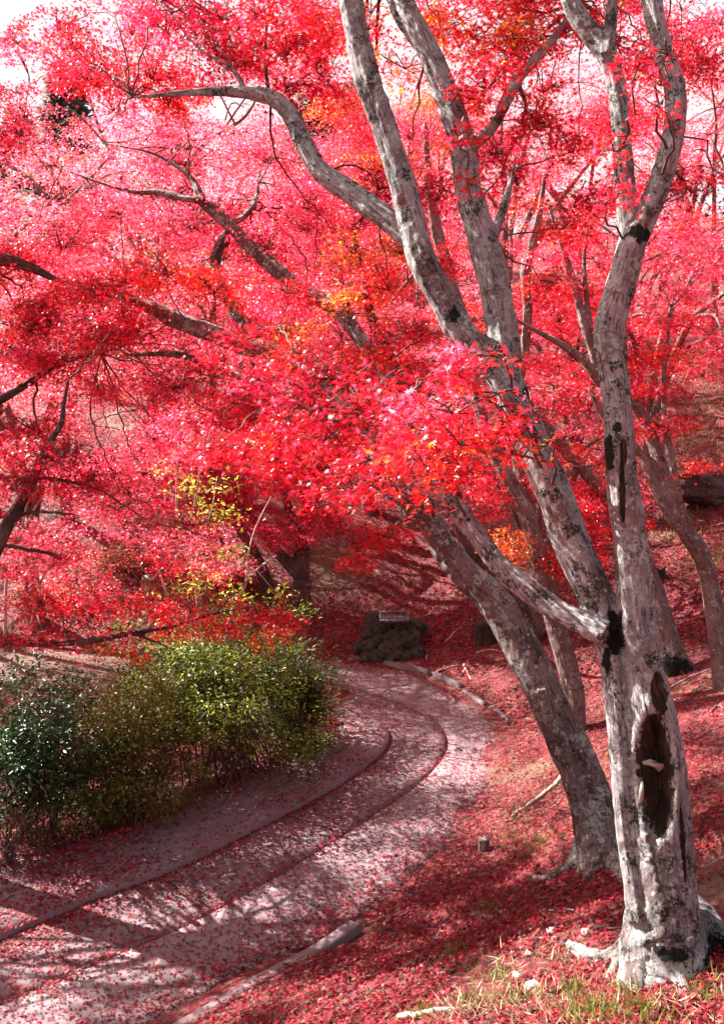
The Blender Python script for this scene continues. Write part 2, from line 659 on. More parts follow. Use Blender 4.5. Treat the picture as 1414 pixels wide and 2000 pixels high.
def ground_mat():
    k = NT('leaf_litter_ground')
    g = k.geo()
    w = k.n('ShaderNodeVectorMath', operation='ADD')
    k.link(g, w.inputs[0])
    k.link(k.mapping(k.n('ShaderNodeTexNoise').outputs[1], (0.03, 0.03, 0.03)), w.inputs[1])
    vc = k.voro(g, 26, out=1)
    sep = k.n('ShaderNodeSeparateColor')
    k.link(vc, sep.inputs[0])
    c = k.ramp(sep.outputs[0], [(0.0, (0.03, 0.008, 0.010)), (0.3, (0.11, 0.009, 0.016)), (0.6, (0.24, 0.011, 0.022)), (0.82, (0.15, 0.030, 0.022)), (1.0, (0.30, 0.10, 0.08))])
    big = k.noise(g, 0.55, 4, 0.6)
    soil = k.mix(k.noise(g, 18, 5, 0.7), (0.10, 0.065, 0.045), (0.24, 0.19, 0.12))
    c = k.mix(k.rng(k.math('ADD', big, k.math('MULTIPLY', k.noise(g, 9, 5, 0.7), 0.35)), 0.74, 0.86, 0, 0.8), c, soil)
    gr = k.math('MULTIPLY', k.rng(k.noise(g, 1.4, 4, 0.7), 0.56, 0.66), k.rng(k.noise(g, 30, 4, 0.7), 0.45, 0.6))
    c = k.mix(k.math('MULTIPLY', gr, 0.6), c, (0.16, 0.15, 0.04))
    h = k.math('ADD', k.voro(g, 26), k.noise(g, 60, 5, 0.7))
    k.bsdf(c, 0.75, 0.3, h, 0.03, 1.0)
    return k.m


def concrete_mat(name, tone):
    k = NT(name)
    g = k.geo()
    c = k.mix(k.rng(k.noise(g, 1.1, 5, 0.65), 0.3, 0.7), tuple(t * 0.72 for t in tone), tone)
    c = k.mix(k.rng(k.noise(g, 8, 6, 0.75), 0.5, 0.7, 0, 0.5), c, tuple(t * 0.55 for t in tone))
    agg = k.voro(g, 130, out=1)
    c = k.mix(0.22, c, agg, 'SOFT_LIGHT')
    c = k.mix(k.rng(k.noise(g, 150, 3, 0.7), 0.6, 0.72, 0, 0.5), c, tuple(t * 0.4 for t in tone))
    # rosy leaf stain, deepened to put the mauve of shade into the concrete
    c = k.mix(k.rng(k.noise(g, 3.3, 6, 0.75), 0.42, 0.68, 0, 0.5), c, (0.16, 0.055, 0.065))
    cr = k.rng(k.voro(k.mapping(g, (1, 1, 1)), 0.55, 'DISTANCE_TO_EDGE'), 0.004, 0.010, 1, 0)
    c = k.mix(k.math('MULTIPLY', cr, 0.0), c, (0.05, 0.04, 0.04))
    h = k.math('ADD', k.noise(g, 140, 4, 0.7), k.math('MULTIPLY', k.noise(g, 9, 5), 0.6))
    k.bsdf(c, 0.9, 0.2, h, 0.003, 0.35)
    return k.m


MAT['ground'] = ground_mat()
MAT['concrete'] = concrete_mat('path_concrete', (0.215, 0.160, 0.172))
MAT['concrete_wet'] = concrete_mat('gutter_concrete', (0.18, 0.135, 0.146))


def lawn_mat():
    k = NT('worn_lawn')
    g = k.geo()
    c = k.mix(k.rng(k.noise(g, 1.5, 6, 0.7), 0.35, 0.65), (0.10, 0.065, 0.055), (0.19, 0.15, 0.11))
    c = k.mix(k.rng(k.noise(g, 14, 6, 0.75), 0.5, 0.62, 0, 0.7), c, (0.26, 0.08, 0.06))
    k.bsdf(c, 0.9, 0.2, k.noise(g, 50, 6, 0.75), 0.03, 1.0)
    return k.m


MAT['lawn'] = lawn_mat()
MAT['kerb'] = concrete_mat('kerb_concrete', (0.18, 0.145, 0.145))


# ------------------------------------------------------------------ ground sheet
def build_ground():
    xs = np.concatenate([[-600, -300, -150, -90], np.arange(-60, -16, 1.2), np.arange(-16, -5, 0.25), np.arange(-5, 6, 0.085), np.arange(6, 16, 0.25), np.arange(16, 60, 1.2), [90, 150, 300, 600]])
    ys = np.concatenate([[-300, -100, -40, -20, -10, -5, -2, 0, 1.5], np.arange(2.5, 17, 0.085), np.arange(17, 30, 0.25), np.arange(30, 70, 1.2), [90, 150, 300, 600, 1200]])
    X, Y = np.meshgrid(xs, ys)
    Z = height(X.ravel(), Y.ravel())
    v = np.stack([X.ravel(), Y.ravel(), Z], 1)
    nx, ny = len(xs), len(ys)
    i = (np.arange(ny - 1)[:, None] * nx + np.arange(nx - 1)[None, :]).ravel()
    f = np.stack([i, i + 1, i + nx + 1, i + nx], 1)
    o = mesh_obj('ground', v, f, MAT['ground'], smooth=True)
    tag(o, kind='structure')


build_ground()


# ------------------------------------------------------------------ path slabs
def arcp(E, n):
    L = np.concatenate([[0], np.cumsum(np.linalg.norm(np.diff(E, axis=0), axis=1))])
    s = np.linspace(0, L[-1], n)
    return np.stack([np.interp(s, L, E[:, 0]), np.interp(s, L, E[:, 1])], 1)


def match(E, F_):
    """for each point of E the nearest point on F_ (resampled finely), kept monotonic"""
    Fd = catmull(F_, 0.05)
    idx = 0
    out = []
    for p in E:
        d = np.linalg.norm(Fd - p, axis=1)
        d[:idx] = 1e9
        d[idx + 260:] = 1e9
        idx = int(np.argmin(d))
        out.append(Fd[idx])
    return np.array(out)


def slab(name, A, B, ztop, zbot, mat, wob=0.0):
    """strip between polylines A (left) and B (right), as a closed slab"""
    n = len(A)
    m = 6
    t = np.linspace(0, 1, m)[None, :, None]
    top = A[:, None, :] * (1 - t) + B[:, None, :] * t
    z = ztop + vnoise(top[..., 0], top[..., 1], 0.8, 4) * 0.012
    v = np.concatenate([top, z[..., None]], 2)
    lo = np.concatenate([top[:, [0, -1]], np.full((n, 2, 1), zbot)], 2)
    full = np.concatenate([lo[:, :1], v, lo[:, 1:]], 1)      # n x (m+2)
    k = m + 2
    V = full.reshape(-1, 3)
    i = (np.arange(n - 1)[:, None] * k + np.arange(k - 1)[None, :]).ravel()
    f = np.stack([i, i + 1, i + k + 1, i + k], 1)
    e0 = np.array([[0, k - 1, 2, 1]])
    q = []
    for r in (0, n - 1):
        b = r * k
        for j in range(1, k - 2):
            q.append((b, b + j, b + j + 1, b + k - 1) if j < k - 2 else None)
    o = mesh_obj(name, V, f, mat)
    o['kind'] = 'structure'
    return o


def offset(E, d):
    t = np.gradient(E, axis=0)
    t /= np.linalg.norm(t, axis=1)[:, None]
    return E + np.stack([t[:, 1], -t[:, 0]], 1) * d


XEND = -1.15


def cutx(E):
    k = np.argmax((E[:, 0] < XEND) & (E[:, 1] > 11.5))
    return E[:k]


E1f = cutx(arcp(E1, 420))
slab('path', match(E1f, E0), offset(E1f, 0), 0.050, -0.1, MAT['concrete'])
E2f = cutx(arcp(E2, 420))
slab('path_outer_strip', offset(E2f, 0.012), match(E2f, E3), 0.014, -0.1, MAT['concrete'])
# gutter strip between them, cast in separate bays
A_ = offset(match(E2f, E1), 0.004)
B_ = offset(E2f, -0.012)
cuts = []
acc = 0.0
nxt = 0.0
for i in range(1, len(E2f)):
    acc += np.linalg.norm(E2f[i] - E2f[i - 1])
    if acc > nxt:
        cuts.append(i)
        nxt += 1.75
for a, b in zip(cuts[:-1], cuts[1:]):
    if b - a < 2:
        continue
    Ai, Bi = A_[a:b + 1].copy(), B_[a:b + 1].copy()
    for E_ in (Ai, Bi):
        d = E_[-1] - E_[-2]
        E_[-1] -= d / (np.linalg.norm(d) + 1e-9) * 0.015
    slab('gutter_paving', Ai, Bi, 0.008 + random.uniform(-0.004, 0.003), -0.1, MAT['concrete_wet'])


lw = E3[(E3[:, 0] < XEND + 0.5) & (E3[:, 1] > 11.5)]
slab('lawn', match(lw, E0), lw, 0.0, -0.1, MAT['lawn'])


def strip_box(name, E, w, z0, z1, mat):
    a, b = offset(E, -w / 2), offset(E, w / 2)
    n = len(E)
    zt = z1 + vnoise(E[:, 0], E[:, 1], 2.2, 8) * 0.02
    v = np.stack([np.c_[a, np.full(n, z0)], np.c_[a, zt], np.c_[b, zt], np.c_[b, np.full(n, z0)]], 1).reshape(-1, 3)
    i = (np.arange(n - 1)[:, None] * 4 + np.arange(3)[None, :]).ravel()
    f = np.stack([i, i + 1, i + 5, i + 4], 1)
    e = np.array([[0, 3, 2, 1], [(n - 1) * 4, (n - 1) * 4 + 1, (n - 1) * 4 + 2, (n - 1) * 4 + 3]])
    o = mesh_obj(name, v, np.vstack([f, e]), mat)
    o['kind'] = 'structure'
    return o


E3f = arcp(E3, 500)
gp = np.array([G0(*q)[:2] for q in [(392, 2000), (650, 1851), (985, 1408), (680, 1292)]])
ix = [int(np.argmin(np.linalg.norm(E3f - q, axis=1))) for q in gp]
strip_box('kerb', offset(E3f[ix[0] - 40:ix[1] + 3], 0.05), 0.11, -0.1, 0.113, MAT['kerb'])
k0 = ix[2] - 2
kn = 0
while k0 < ix[3]:
    k1 = min(k0 + random.randint(5, 8), ix[3])
    if k1 - k0 >= 2:
        strip_box('kerb', offset(E3f[k0:k1 + 1], 0.05 + random.uniform(-0.03, 0.03)), 0.07, -0.1, 0.085 + random.uniform(-0.02, 0.03), MAT['kerb'])
    k0 = k1 + 1


# ------------------------------------------------------------------ trees
def limb(pts, d0, d1, sink=False):
    """px polyline [(x,y,width px)] with depth running d0->d1 : array (n,4) of x,y,z,radius"""
    p = np.array(pts, float)
    L = np.concatenate([[0], np.cumsum(np.hypot(np.diff(p[:, 0]), np.diff(p[:, 1])))])
    t = L / L[-1]
    d = d0 + (d1 - d0) * t
    return np.array([[*P(a, b, dd), w * 0.5 * dd / FPX] for (a, b, w), dd in zip(p, d)])


def fuse(name, limbs, mat, parent, voxel=0.013, wounds=(), dark_spots=(), rough=0.010, sides=20):
    """limbs: arrays (n,4). Melt them into one skin (voxel remesh) and roughen it."""
    soup = Soup()
    cl = []
    for li, L in enumerate(limbs):
        q = catmull(L, 0.05)
        q[:, 3] = np.maximum(q[:, 3] * 0.93, voxel * 0.9)
        v, f = tube_geo(q[:, :3], q[:, 3], sides if q[:, 3].max() > 0.03 else 10)
        soup.add(v, f)
        s = np.concatenate([[0], np.cumsum(np.linalg.norm(np.diff(q[:, :3], axis=0), axis=1))])
        t, u, w = frames(q[:, :3])
        for i in range(len(q)):
            cl.append((q[i, :3], q[i, 3], s[i] + li * 3.7, u[i], w[i], t[i]))
    V, Fc = np.vstack(soup.v), np.vstack(soup.f)
    tmp = mesh_obj('tmp', V, Fc, None)
    m = tmp.modifiers.new('r', 'REMESH')
    m.mode = 'VOXEL'
    m.voxel_size = voxel
    dg = bpy.context.evaluated_depsgraph_get()
    me = bpy.data.meshes.new_from_object(tmp.evaluated_get(dg))
    bpy.data.objects.remove(tmp)
    n = len(me.vertices)
    co = np.empty(n * 3, np.float32)
    me.vertices.foreach_get('co', co)
    co = co.reshape(-1, 3).astype(float)
    me.update()
    nr = np.empty(n * 3, np.float32)
    me.vertices.foreach_get('normal', nr)
    nr = nr.reshape(-1, 3).astype(float)
    kd = kdtree.KDTree(len(cl))
    for i, c in enumerate(cl):
        kd.insert(c[0], i)
    kd.balance()
    # relax the voxel steps
    me_e = np.empty(len(me.edges) * 2, np.int32)
    me.edges.foreach_get('vertices', me_e)
    me_e = me_e.reshape(-1, 2)
    deg = np.bincount(me_e.ravel(), minlength=n)[:, None]
    for it in range(4):
        acc = np.zeros_like(co)
        np.add.at(acc, me_e[:, 0], co[me_e[:, 1]])
        np.add.at(acc, me_e[:, 1], co[me_e[:, 0]])
        co = co * 0.4 + 0.6 * acc / np.maximum(deg, 1)
    bark = np.zeros((n, 3))
    disp = np.zeros(n)
    for i in range(n):
        p = co[i]
        best, bd = None, 1e9
        for (c, k, d) in kd.find_n(p, 4):
            e = d / max(cl[k][1], 0.01)
            if e < bd:
                best, bd = k, e
        c, r, s, u, w, tg_ = cl[best]
        d = p - c
        s = s + float(d @ tg_)
        a = math.atan2(d @ w, d @ u)
        bark[i] = (math.cos(a) * r, math.sin(a) * r, s)
        k = min(1.0, r / 0.06)
        disp[i] = k * rough * (noise.noise((math.cos(a) * 1.4, math.sin(a) * 1.4, s * 2.2)) * 1.6
                               + noise.noise((math.cos(a) * 3.5, math.sin(a) * 3.5, s * 3.5)) * 0.9
                               + noise.noise((p[0] * 22, p[1] * 22, p[2] * 14)) * 0.5)
    wa = np.zeros(n)
    for (cx, rx, ry, rz, depth, face) in wounds:     # ellipsoid cavity, carved along direction 'face'
        q = (co - np.array(cx)) / np.array([rx, ry, rz])
        e = np.sqrt((q ** 2).sum(1))
        fac = np.clip(1.25 - e, 0, 1) * np.clip((nr @ np.array(face)) * 2 + 0.3, 0, 1)
        wa = np.maximum(wa, np.clip(fac * 1.6, 0, 1))
        disp = disp - depth * np.clip((1.0 - e) * 3, 0, 1) * (fac > 0) * np.clip((nr @ np.array(face)) * 2, 0, 1)
        rim = np.exp(-((e - 1.12) / 0.14) ** 2) * np.clip((nr @ np.array(face)) * 2 + 0.3, 0, 1)
        disp = disp + rim * depth * 0.14
    mo = np.zeros(n)
    for (cx, rx, ry, rz) in dark_spots:
        q = (co - np.array(cx)) / np.array([rx, ry, rz])
        mo = np.maximum(mo, np.clip(1.45 - np.sqrt((q ** 2).sum(1)), 0, 1))
    co = co + nr * disp[:, None]
    off = np.array(parent.location) if parent is not None else 0
    me.vertices.foreach_set('co', (co - off).astype(np.float32).ravel())
    for an, av in (('wound', wa), ('moss', mo)):
        at = me.attributes.new(an, 'FLOAT', 'POINT')
        at.data.foreach_set('value', av.astype(np.float32))
    at = me.attributes.new('bark', 'FLOAT_VECTOR', 'POINT')
    at.data.foreach_set('vector', bark.astype(np.float32).ravel())
    me.polygons.foreach_set('use_smooth', np.ones(len(me.polygons), bool))
    me.update()
    me.materials.clear()
    me.materials.append(mat)
    me.name = name
    o = bpy.data.objects.new(name, me)
    COL.objects.link(o)
    o.parent = parent
    return o


def spray(soup, tw, c, rad, n, cls, size, tmpl, root=None, tilt=0.22, droop=0.35):
    """one flat fan of maple leaves round c; twigs (if tw) fan out from root"""
    nrm = unit(np.array([0, 0, 1.0]) + rng.normal(0, tilt, 3))
    a = unit(np.cross(nrm, rvec(1)[0]))
    b = np.cross(nrm, a)
    ang = rng.uniform(0, 2 * math.pi, n)
    rr = rad * np.sqrt(rng.random(n))
    el = rng.uniform(0.55, 1.0)
    off = np.cos(ang)[:, None] * a * rr[:, None] + np.sin(ang)[:, None] * b * (rr * el)[:, None]
    pos = c + off + nrm * rng.normal(0, 0.035, n)[:, None]
    pos[:, 2] -= droop * rr ** 2 / max(rad, 0.1)
    ln = nrm + rng.normal(0, 0.62, (n, 3))
    hd = off + rng.normal(0, 0.5 * rad, (n, 3)) + np.array([0, 0, -0.25 * rad])
    leaves(soup, pos, ln, hd, size * rng.uniform(0.7, 1.2, n), tmpl, tints(cls, n))
    if tw is not None:
        st = c if root is None else root
        for k in range(3):
            e = c + off[k] * 0.9
            mid = (st + e) / 2 + rng.normal(0, 0.03, 3)
            q = catmull(np.array([st, mid, e]), 0.12)
            v, f = tube_geo(q, np.linspace(0.003, 0.0015, len(q)), 3)
            tw.add(v, f)


def pad(soup, tw, c, rx, ry, rz, n, cls, size, tmpl, hub=None):
    """a layered pad of sprays"""
    srad = min(0.42, max(0.16, 0.5 * min(rx, 1.0)))
    ns = max(3, int(n / 55))
    per = max(4, int(n / ns))
    g = rng.normal(0, 0.5, (ns, 3))
    nn = np.linalg.norm(g, axis=1)
    g = g / np.maximum(1, nn / 0.95)[:, None]
    C_ = c + g * np.array([max(rx - srad * 0.5, rx * 0.5), max(ry - srad * 0.5, ry * 0.5), rz])
    h = np.array(c if hub is None else hub)
    for q in C_:
        tt = tw if tw is not None else None
        if tw is not None:
            m = (h + q) / 2 + np.array([0, 0, 0.04]) + rng.normal(0, 0.04, 3)
            l = catmull(np.array([h, m, q]), 0.15)
            v, f = tube_geo(l, np.linspace(0.005, 0.0025, len(l)), 4)
            tw.add(v, f)
        spray(soup, tt, q, srad, per, cls, size, tmpl, q)


def nearest(limbs, p, rmin=0.0):
    best, bp = 1e9, None
    for L in limbs:
        d = np.linalg.norm(L[:, :3] - p, axis=1) + (L[:, 3] > 0.12) * 0.8
        i = int(np.argmin(d))
        if d[i] < best:
            best, bp = d[i], L[i]
    return bp


def link_twig(tw, limbs, c):
    """thin branch from the closest limb to a pad centre; returns its end"""
    L = nearest(limbs, c)
    a = L[:3]
    d = c - a
    dist = np.linalg.norm(d)
    if dist < 0.05:
        return c
    r0 = min(L[3] * 0.5, 0.004 + 0.006 * dist)
    side = rng.normal(0, 0.10 * dist, 3)
    pts = np.array([a, a + d * 0.35 + side + np.array([0, 0, 0.08 * dist]), a + d * 0.72 + side * 0.6 + np.array([0, 0, 0.06 * dist]), c])
    q = catmull(pts, 0.1)
    q[1:-1] += rng.normal(0, 0.010, (len(q) - 2, 3))
    v, f = tube_geo(q, np.linspace(r0, 0.0035, len(q)), 6)
    tw.add(v, f)
    return c


DENS = 4.3


def crown_blobs(root, limbs, blobs, cover=1.0, size=0.062, twigs=True, mat='maple'):
    """blobs: (px,py,w,h,depth,class[,cover]) -> one crown mesh"""
    s, tw = Soup(), Soup()
    fine = [catmull(L, 0.12) for L in limbs]
    for b in blobs:
        px, py, w, h, d, cls = b[:6]
        cv = (b[6] if len(b) > 6 else 1.0) * cover
        c = P(px, py, d)
        rx = w / 2 * d / FPX
        rz = h / 2 * d / FPX
        lpx = size * FPX / d
        n = int(cv * DENS * math.pi / 4 * w * h / (0.30 * lpx * lpx))
        size_ = size * 0.95
        tm = M7 if d < 8.2 else M5
        if twigs:
            hub = link_twig(tw, fine, c - np.array([0, 0, rz * 0.3]))
        else:
            hub = None
        pad(s, tw if twigs else None, c, rx, min(rx, 0.9), rz * 0.8, n, cls, size_, tm, hub)
    build_crown('crown', s, tw, MAT[mat], root)


def fill(n, x0, x1, y0, y1, d0, d1, cls, cover=0.7, w=(120, 240), hr=(0.32, 0.5)):
    """loose pads spread through a piece of a crown"""
    out = []
    for i in range(n):
        ww = rng.uniform(*w)
        out.append((rng.uniform(x0, x1), rng.uniform(y0, y1), ww, ww * rng.uniform(*hr), rng.uniform(d0, d1), cls[rng.integers(len(cls))], cover))
    return out


def gbase(px, py):
    q, t = ground_at(px, py)
    return q, t


# ---- the big maple at the right: two stems grown together, three leaning limbs
b1, dA = gbase(1300, 1893)
print('main tree depth', dA, b1)
t1 = empty('maple_tree', b1, 'large old maple whose trunk has a rotten hollow and a small white number tag', 'tree')
A1 = limb([(1304, 1930, 215), (1302, 1870, 196), (1296, 1800, 160), (1290, 1700, 134), (1290, 1600, 122), (1286, 1500, 112), (1276, 1400, 96), (1254, 1290, 80), (1242, 1170, 74), (1230, 1060, 71), (1216, 930, 68), (1208, 840, 64), (1203, 760, 60), (1194, 690, 58), (1190, 640, 62), (1207, 570, 62), (1228, 490, 60), (1240, 455, 56)], dA, dA + 0.5)
A1r = limb([(1234, 475, 54), (1256, 430, 50), (1284, 360, 46), (1312, 270, 44), (1317, 180, 44), (1294, 90, 41), (1270, 0, 38), (1262, -120, 32), (1280, -260, 22), (1330, -400, 10)], dA + 0.5, dA + 0.9)
A1l = limb([(1232, 480, 46), (1222, 410, 42), (1216, 300, 40), (1206, 200, 38), (1186, 112, 42), (1150, 60, 40), (1118, 15, 36), (1070, -90, 28), (1040, -220, 16)], dA + 0.5, dA + 1.1)
A1k = limb([(1184, 110, 30), (1192, 50, 26), (1200, -60, 20), (1220, -200, 10)], dA + 0.75, dA + 1.1)
A2 = limb([(1256, 1800, 70), (1240, 1700, 60), (1222, 1580, 52), (1210, 1450, 48), (1200, 1350, 48), (1193, 1280, 56), (1180, 1210, 72), (1158, 1150, 80), (1118, 1060, 76), (1078, 960, 71), (1040, 870, 68), (1003, 780, 68), (978, 730, 66), (940, 680, 60)], dA - 0.02, dA + 0.75)
A2a = limb([(962, 712, 66), (900, 645, 60), (868, 590, 58), (826, 505, 58), (806, 430, 55), (784, 350, 54), (748, 240, 52), (712, 130, 50), (686, 0, 46), (670, -120, 36), (690, -260, 24), (720, -380, 10)], dA + 0.72, dA + 1.5)
A2b = limb([(990, 750, 66), (985, 660, 66), (962, 540, 61), (937, 450, 56), (916, 380, 52), (904, 280, 54), (874, 190, 50), (832, 90, 42), (790, 0, 36), (770, -120, 28), (790, -260, 16)], dA + 0.8, dA + 1.7)
A2bk = limb([(870, 190, 34), (845, 120, 30), (800, 60, 30), (772, 10, 26), (740, -80, 18)], dA + 1.4, dA + 1.9)
A2c = limb([(1190, 1240, 60), (1130, 1215, 52), (1050, 1170, 50), (980, 1110, 47), (930, 1045, 43), (880, 985, 41), (830, 945, 36), (760, 890, 32), (680, 800, 28), (620, 740, 20), (560, 700, 12)], dA + 0.25, dA + 1.6)
A3 = limb([(804, 470, 44), (762, 432, 44), (700, 388, 42), (625, 335, 38), (592, 280, 36), (575, 235, 36), (540, 196, 34), (490, 182, 28), (430, 178, 22), (350, 182, 15), (260, 190, 8)], dA + 1.15, dA + 2.2)
A3b = limb([(480, 175, 14), (450, 130, 12), (395, 100, 9), (350, 50, 7), (320, 0, 5)], dA + 1.9, dA + 2.0)
A3c = limb([(525, 180, 12), (518, 120, 10), (520, 40, 7)], dA + 1.85, dA + 1.8)
A4 = limb([(905, 295, 30), (960, 250, 24), (1000, 170, 26), (1040, 120, 22), (1085, 70, 16), (1130, 0, 10)], dA + 1.25, dA + 2.2)
A5 = limb([(955, 520, 24), (968, 450, 22), (990, 380, 18), (1000, 340, 10)], dA + 1.0, dA + 1.4)


def root_limb(pts):
    out = []
    for (px, py, w, up) in pts:
        q, t = ground_at(px, py)
        q = q.copy()
        q[2] += up
        out.append([*q, w * 0.5 * t / FPX])
    return np.array(out)


r1 = [root_limb([(1285, 1850, 90, 0.10), (1240, 1862, 66, 0.04), (1195, 1872, 44, 0.0), (1150, 1868, 36, 0.0), (1112, 1848, 26, 0.0), (1076, 1832, 15, 0.0)]),
      root_limb([(1262, 1852, 70, 0.12), (1222, 1876, 42, 0.02), (1195, 1905, 28, 0.0), (1180, 1925, 14, -0.01)]),
      root_limb([(1310, 1868, 60, 0.08), (1325, 1915, 36, 0.01), (1336, 1945, 26, -0.005), (1342, 1965, 14, -0.02)]),
      root_limb([(1290, 1868, 50, 0.06), (1300, 1905, 26, 0.0), (1306, 1925, 16, -0.02)]),
      root_limb([(1330, 1840, 130, 0.12), (1378, 1846, 92, 0.07), (1415, 1850, 50, 0.02), (1450, 1860, 24, -0.02)])]
fx = unit(np.array([-0.10, -1.0, 0.05]))
cav = P(1288, 1530, dA - 0.02)
kn = P(1215, 868, dA + 0.25)
limbsA = [A1, A1r, A1l, A1k, A2, A2a, A2b, A2bk, A2c, A3, A3b, A3c, A4, A5]
tk = fuse('trunk', limbsA + r1, MAT['bark_main'], t1, 0.012,
          wounds=[((cav[0], cav[1], cav[2] + 0.04), 0.088, 0.30, 0.31, 0.11, fx), ((cav[0] + 0.03, cav[1], cav[2] + 0.42), 0.055, 0.25, 0.14, 0.02, fx),
                  ((kn[0] + .012, kn[1], kn[2] - 0.04), 0.018, 0.2, 0.08, 0.02, fx), ((kn[0], kn[1], kn[2] - 0.24), 0.014, 0.2, 0.2, 0.012, fx),
                  ((*P(1330, 1640, dA)[:2], P(1330, 1640, dA)[2]), 0.012, 0.25, 0.2, 0.012, fx)],
          dark_spots=[((*P(1241, 462, dA + 0.5),), 0.075, 0.16, 0.055), ((*P(1197, 1240, dA + 0.28),), 0.044, 0.16, 0.13), ((*P(1186, 1290, dA + 0.25),), 0.02, 0.1, 0.07),
                  ((*P(1215, 1310, dA + 0.15),), 0.02, 0.1, 0.11), ((*P(1030, 770, dA + 0.7),), 0.05, 0.2, 0.05), ((*P(1187, 885, dA + 0.3),), 0.026, 0.1, 0.10), ((*P(1208, 835, dA + 0.25),), 0.03, 0.1, 0.03),
                  ((*P(880, 620, dA + 0.85),), 0.05, 0.2, 0.06), ((*P(1380, 1850, dA),), 0.18, 0.2, 0.05), ((*P(1305, 1850, dA - .1),), 0.09, 0.15, 0.035),  # the right root flare carries its dark shadow as colour
                  ((*P(955, 600, dA + 1.0),), 0.025, 0.1, 0.1), ((*P(1235, 1420, dA),), 0.015, 0.1, 0.06)], rough=0.012)
from mathutils.bvhtree import BVHTree


def surf_depth(o, px, py):
    me = o.data
    off = Vector(o.parent.location)
    if 'bvh' not in surf_depth.__dict__:
        surf_depth.bvh = BVHTree.FromPolygons([v.co + off for v in me.vertices], [p.vertices[:] for p in me.polygons])
    r = Vector(ray(px, py))
    L = r.length
    h = surf_depth.bvh.ray_cast(Vector(CAM), r / L)
    return h[3] / L if h[0] is not None else dA


# broken shelf of pale wood inside the hollow, and a splinter
cz = P(1282, 1498, dA - 0.15)


def chunk(name, pts, thick, direction, mat, parent):
    pts = np.array(pts, float)
    n = len(pts)
    d = np.array(direction) * thick
    v = np.vstack([pts, pts + d])
    f = [(0, i, i + 1) for i in range(1, n - 1)] + [(n, n + i + 1, n + i) for i in range(1, n - 1)]
    for i in range(n):
        j = (i + 1) % n
        f += [(i, n + i, n + j), (i, n + j, j)]
    return mesh_obj(name, v, np.array(f), mat, parent)


dsh = surf_depth(tk, 1280, 1500) - 0.035
sh = [P(a, b, dsh) for a, b in [(1254, 1488), (1270, 1484), (1288, 1492), (1306, 1492), (1304, 1496), (1296, 1498), (1291, 1504), (1286, 1508), (1282, 1500), (1268, 1496), (1256, 1493)]]
chunk('broken_shelf', sh, 0.09, (0, 1, -0.1), MAT['break_wood'], t1)
sp_ = [P(a, b, surf_depth(tk, 1250, 1555) - 0.012) for a, b in [(1247, 1560), (1252, 1532), (1256, 1529), (1257, 1545), (1253, 1580)]]
chunk('splinter', sp_, 0.03, (0.1, 1, 0), MAT['break_wood'], t1)

